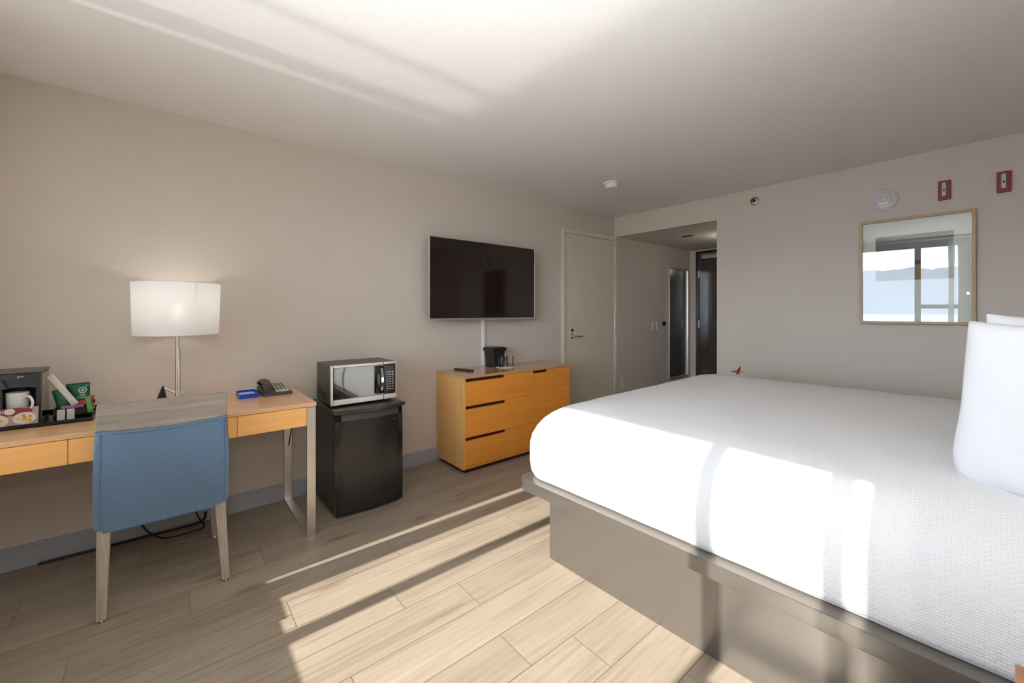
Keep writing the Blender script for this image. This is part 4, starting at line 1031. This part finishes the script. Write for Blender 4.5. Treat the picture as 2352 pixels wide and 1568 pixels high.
for a, L_, zz in ((-0.72, 0.075, 0.012), (2.35, 0.07, 0.012), (1.2, 0.03, 0.055)):
    d0 = Vector((math.cos(a), math.sin(a), 0)); pr = Vector((-d0.y, d0.x, 0)); rows = []
    for k in range(6):
        u = k/5; w_ = 0.007*math.sin(PI*(0.05+0.95*u)); rows.append([b.verts.new(d0*L_*u+pr*w_*s_+Vector((0, 0, 0.010+zz*u))) for s_ in (-1, 0, 1)])
    for r0, r1 in zip(rows, rows[1:]):
        for q in range(2): b.faces.new((r0[q], r0[q+1], r1[q+1], r1[q]))
bmesh.ops.solidify(b, geom=b.faces[:], thickness=0.0012)
obj('sepals', b, M['flowerdark'], fl, 'dark pointed sepals', world=False, smooth=60)

# nightstand (only a corner shows)
ns = thing('nightstand', 'brown wooden nightstand whose corner shows at the lower right', 'nightstand', (0.24, 0.98, 0))
nx0, nx1, ny0, ny1 = 0.007, 0.50, 0.76, 1.203
b = NB(); box(b, nx0, nx1, ny0, ny1, 0.578, 0.600, 0.002); obj('nightstand_top', b, M['nightwood'], ns)
b = NB(); box(b, nx0+0.005, nx1-0.005, ny0+0.005, ny1-0.005, 0.32, 0.578, 0.002); obj('cabinet', b, M['nightwood'], ns)
b = NB(); box(b, nx0-0.005, nx0+0.005, ny0+0.015, ny1-0.015, 0.335, 0.565, 0.002); dn = obj('drawer', b, M['nightwood'], ns)
b = NB(); cyl(b, (nx0-0.022, 0.98, 0.46), (nx0-0.005, 0.98, 0.46), 0.011, n=16); obj('knob', b, M['steel'], dn, smooth=True)
for x in (nx0+0.03, nx1-0.03):
    for y in (ny0+0.03, ny1-0.03):
        b = NB(); box(b, x-0.02, x+0.02, y-0.02, y+0.02, 0, 0.32, 0.003); obj('leg', b, M['nightwood'], ns)

# ------------------------------------------------------------------ light
SUN_EL = math.degrees(math.atan((WZ1-0.012-0.765)/(1.615-(YW-0.02))))
def sun(name, el, energy, color, ang, az=0.0):
    L = bpy.data.lights.new(name, 'SUN'); L.energy = energy; L.color = color; L.angle = math.radians(ang)
    o = bpy.data.objects.new(name, L); link(o)
    # light travels along +Y and down (el>0) or up (el<0)
    d = Vector((math.sin(math.radians(az)), math.cos(math.radians(az)), -math.tan(math.radians(el)))).normalized()
    o.rotation_euler = d.to_track_quat('-Z', 'Y').to_euler()
    return o
sun('sun', SUN_EL, 10.6, (1.0, 0.95, 0.88), 0.53)
# second sun lamp standing in for sunlight reflected outside, thrown up at the ceiling
sun('sun_glint', -38.0, 0.9, (1.0, 0.95, 0.88), 2.5)

L = bpy.data.lights.new('hall_fill', 'POINT'); L.energy = 1.4; L.color = (1.0, 0.95, 0.88); L.shadow_soft_size = 0.08  # unseen lamp and fixture added to lift the light in the hall
lo = bpy.data.objects.new('hall_fill', L); link(lo); lo.location = (-2.12, 5.05, 2.0)
t = thing('hall_fill_lamp', 'added round frosted fill lamp on the hall ceiling, hidden behind the wall corner', 'fill lamp', (-2.12, 5.05, HZ-0.06))
b = NB(); lathe(b, [(0, 0), (0.11, 0), (0.11, -0.012), (0.1, -0.015)], (-2.12, 5.05, HZ), 32); obj('rim', b, M['steel'], t, smooth=30)
b = NB(); lathe(b, [(0.1, -0.012), (0.085, -0.04), (0.04, -0.058), (0, -0.06)], (-2.12, 5.05, HZ), 32); obj('diffuser', b, emit('hall_fill_glow', (255, 240, 220), 1.2), t, smooth=60)
# the photographer's flash beside the camera (its glint shows in the picture glass and on the alarm disc)
L = bpy.data.lights.new('camera_flash', 'POINT'); L.energy = 9; L.color = (0.97, 0.98, 1.0); L.shadow_soft_size = 0.012
lo = bpy.data.objects.new('camera_flash', L); link(lo); lo.location = (-0.16, -0.03, 1.50)
# its second head is turned up and bounces off the ceiling
L = bpy.data.lights.new('bounce_flash', 'SPOT'); L.energy = 135; L.color = (0.94, 0.975, 1.0); L.shadow_soft_size = 0.08; L.spot_size = math.radians(130); L.spot_blend = 0.7
lo = bpy.data.objects.new('bounce_flash', L); link(lo); lo.location = (-0.10, -0.05, 1.55)
lo.rotation_euler = Vector((-0.25, 0.25, 1)).to_track_quat('-Z', 'Y').to_euler()

wd = bpy.data.worlds.new('world'); SC.world = wd; wd.use_nodes = True
nt = wd.node_tree; bg = nt.nodes['Background']
tc = N(nt, 'ShaderNodeTexCoord'); sp = N(nt, 'ShaderNodeSeparateXYZ'); nt.links.new(tc.outputs['Generated'], sp.inputs[0])
r = N(nt, 'ShaderNodeValToRGB'); e = r.color_ramp.elements
mr = N(nt, 'ShaderNodeMapRange'); mr.inputs['From Min'].default_value = -0.4; mr.inputs['From Max'].default_value = 1.0
nt.links.new(sp.outputs['Z'], mr.inputs['Value'])
e[0].position = 0.0; e[0].color = (0.25, 0.27, 0.285, 1); e[1].position = 1.0; e[1].color = (0.08, 0.11, 0.17, 1)
for pz, c_ in ((0.24, (0.36, 0.40, 0.43, 1)), (0.286, (0.78, 0.90, 1.04, 1)), (0.33, (1.12, 1.24, 1.38, 1)), (0.40, (1.05, 1.2, 1.38, 1)), (0.45, (0.34, 0.42, 0.52, 1)), (0.55, (0.13, 0.17, 0.23, 1))):
    q = e.new(pz); q.color = c_
nt.links.new(mr.outputs['Result'], r.inputs['Fac'])
# distant mountains along the horizon
mpn = N(nt, 'ShaderNodeMapping'); mpn.inputs['Scale'].default_value = (3.0, 3.0, 0.0); nt.links.new(tc.outputs['Generated'], mpn.inputs['Vector'])
nz = N(nt, 'ShaderNodeTexNoise'); nz.inputs['Scale'].default_value = 1.6; nz.inputs['Detail'].default_value = 5; nt.links.new(mpn.outputs[0], nz.inputs['Vector'])
hm = N(nt, 'ShaderNodeMath', operation='MULTIPLY_ADD'); hm.inputs[1].default_value = 0.16; hm.inputs[2].default_value = -0.005; nt.links.new(nz.outputs['Fac'], hm.inputs[0])
lt = N(nt, 'ShaderNodeMath', operation='LESS_THAN'); nt.links.new(sp.outputs['Z'], lt.inputs[0]); nt.links.new(hm.outputs[0], lt.inputs[1])
gt = N(nt, 'ShaderNodeMath', operation='GREATER_THAN'); gt.inputs[1].default_value = -0.005; nt.links.new(sp.outputs['Z'], gt.inputs[0])
ml = N(nt, 'ShaderNodeMath', operation='MULTIPLY'); nt.links.new(lt.outputs[0], ml.inputs[0]); nt.links.new(gt.outputs[0], ml.inputs[1])
mxc = N(nt, 'ShaderNodeMixRGB'); mxc.inputs['Color2'].default_value = (0.46, 0.54, 0.68, 1)
nt.links.new(ml.outputs[0], mxc.inputs['Fac']); nt.links.new(r.outputs['Color'], mxc.inputs['Color1'])
nt.links.new(mxc.outputs['Color'], bg.inputs['Color']); bg.inputs['Strength'].default_value = 11.5

# ------------------------------------------------------------------ camera
cam = bpy.data.cameras.new('camera'); co = bpy.data.objects.new('camera', cam); link(co); SC.camera = co
f_px, th, hy = 947.3, math.radians(50.311), 715.5
cam.sensor_fit = 'HORIZONTAL'; cam.sensor_width = 36.0; cam.lens = 36.0*f_px/2352
cam.shift_y = -(784-hy)/2352; cam.shift_x = 0
cam.clip_start = 0.02; cam.clip_end = 100
co.location = (0, 0, 1.25)
co.rotation_euler = (math.radians(90), 0, th)

vs = SC.view_settings; SC.display_settings.display_device = 'sRGB'
vs.view_transform = 'Standard'; vs.look = 'None'; vs.gamma = 1.0; vs.use_curve_mapping = False; vs.exposure = 0.16
SC.cycles.use_denoising = True
SC.cycles.max_bounces = 14; SC.cycles.diffuse_bounces = 8; SC.cycles.glossy_bounces = 5; SC.cycles.transparent_max_bounces = 16
SC.cycles.sample_clamp_indirect = 8.0
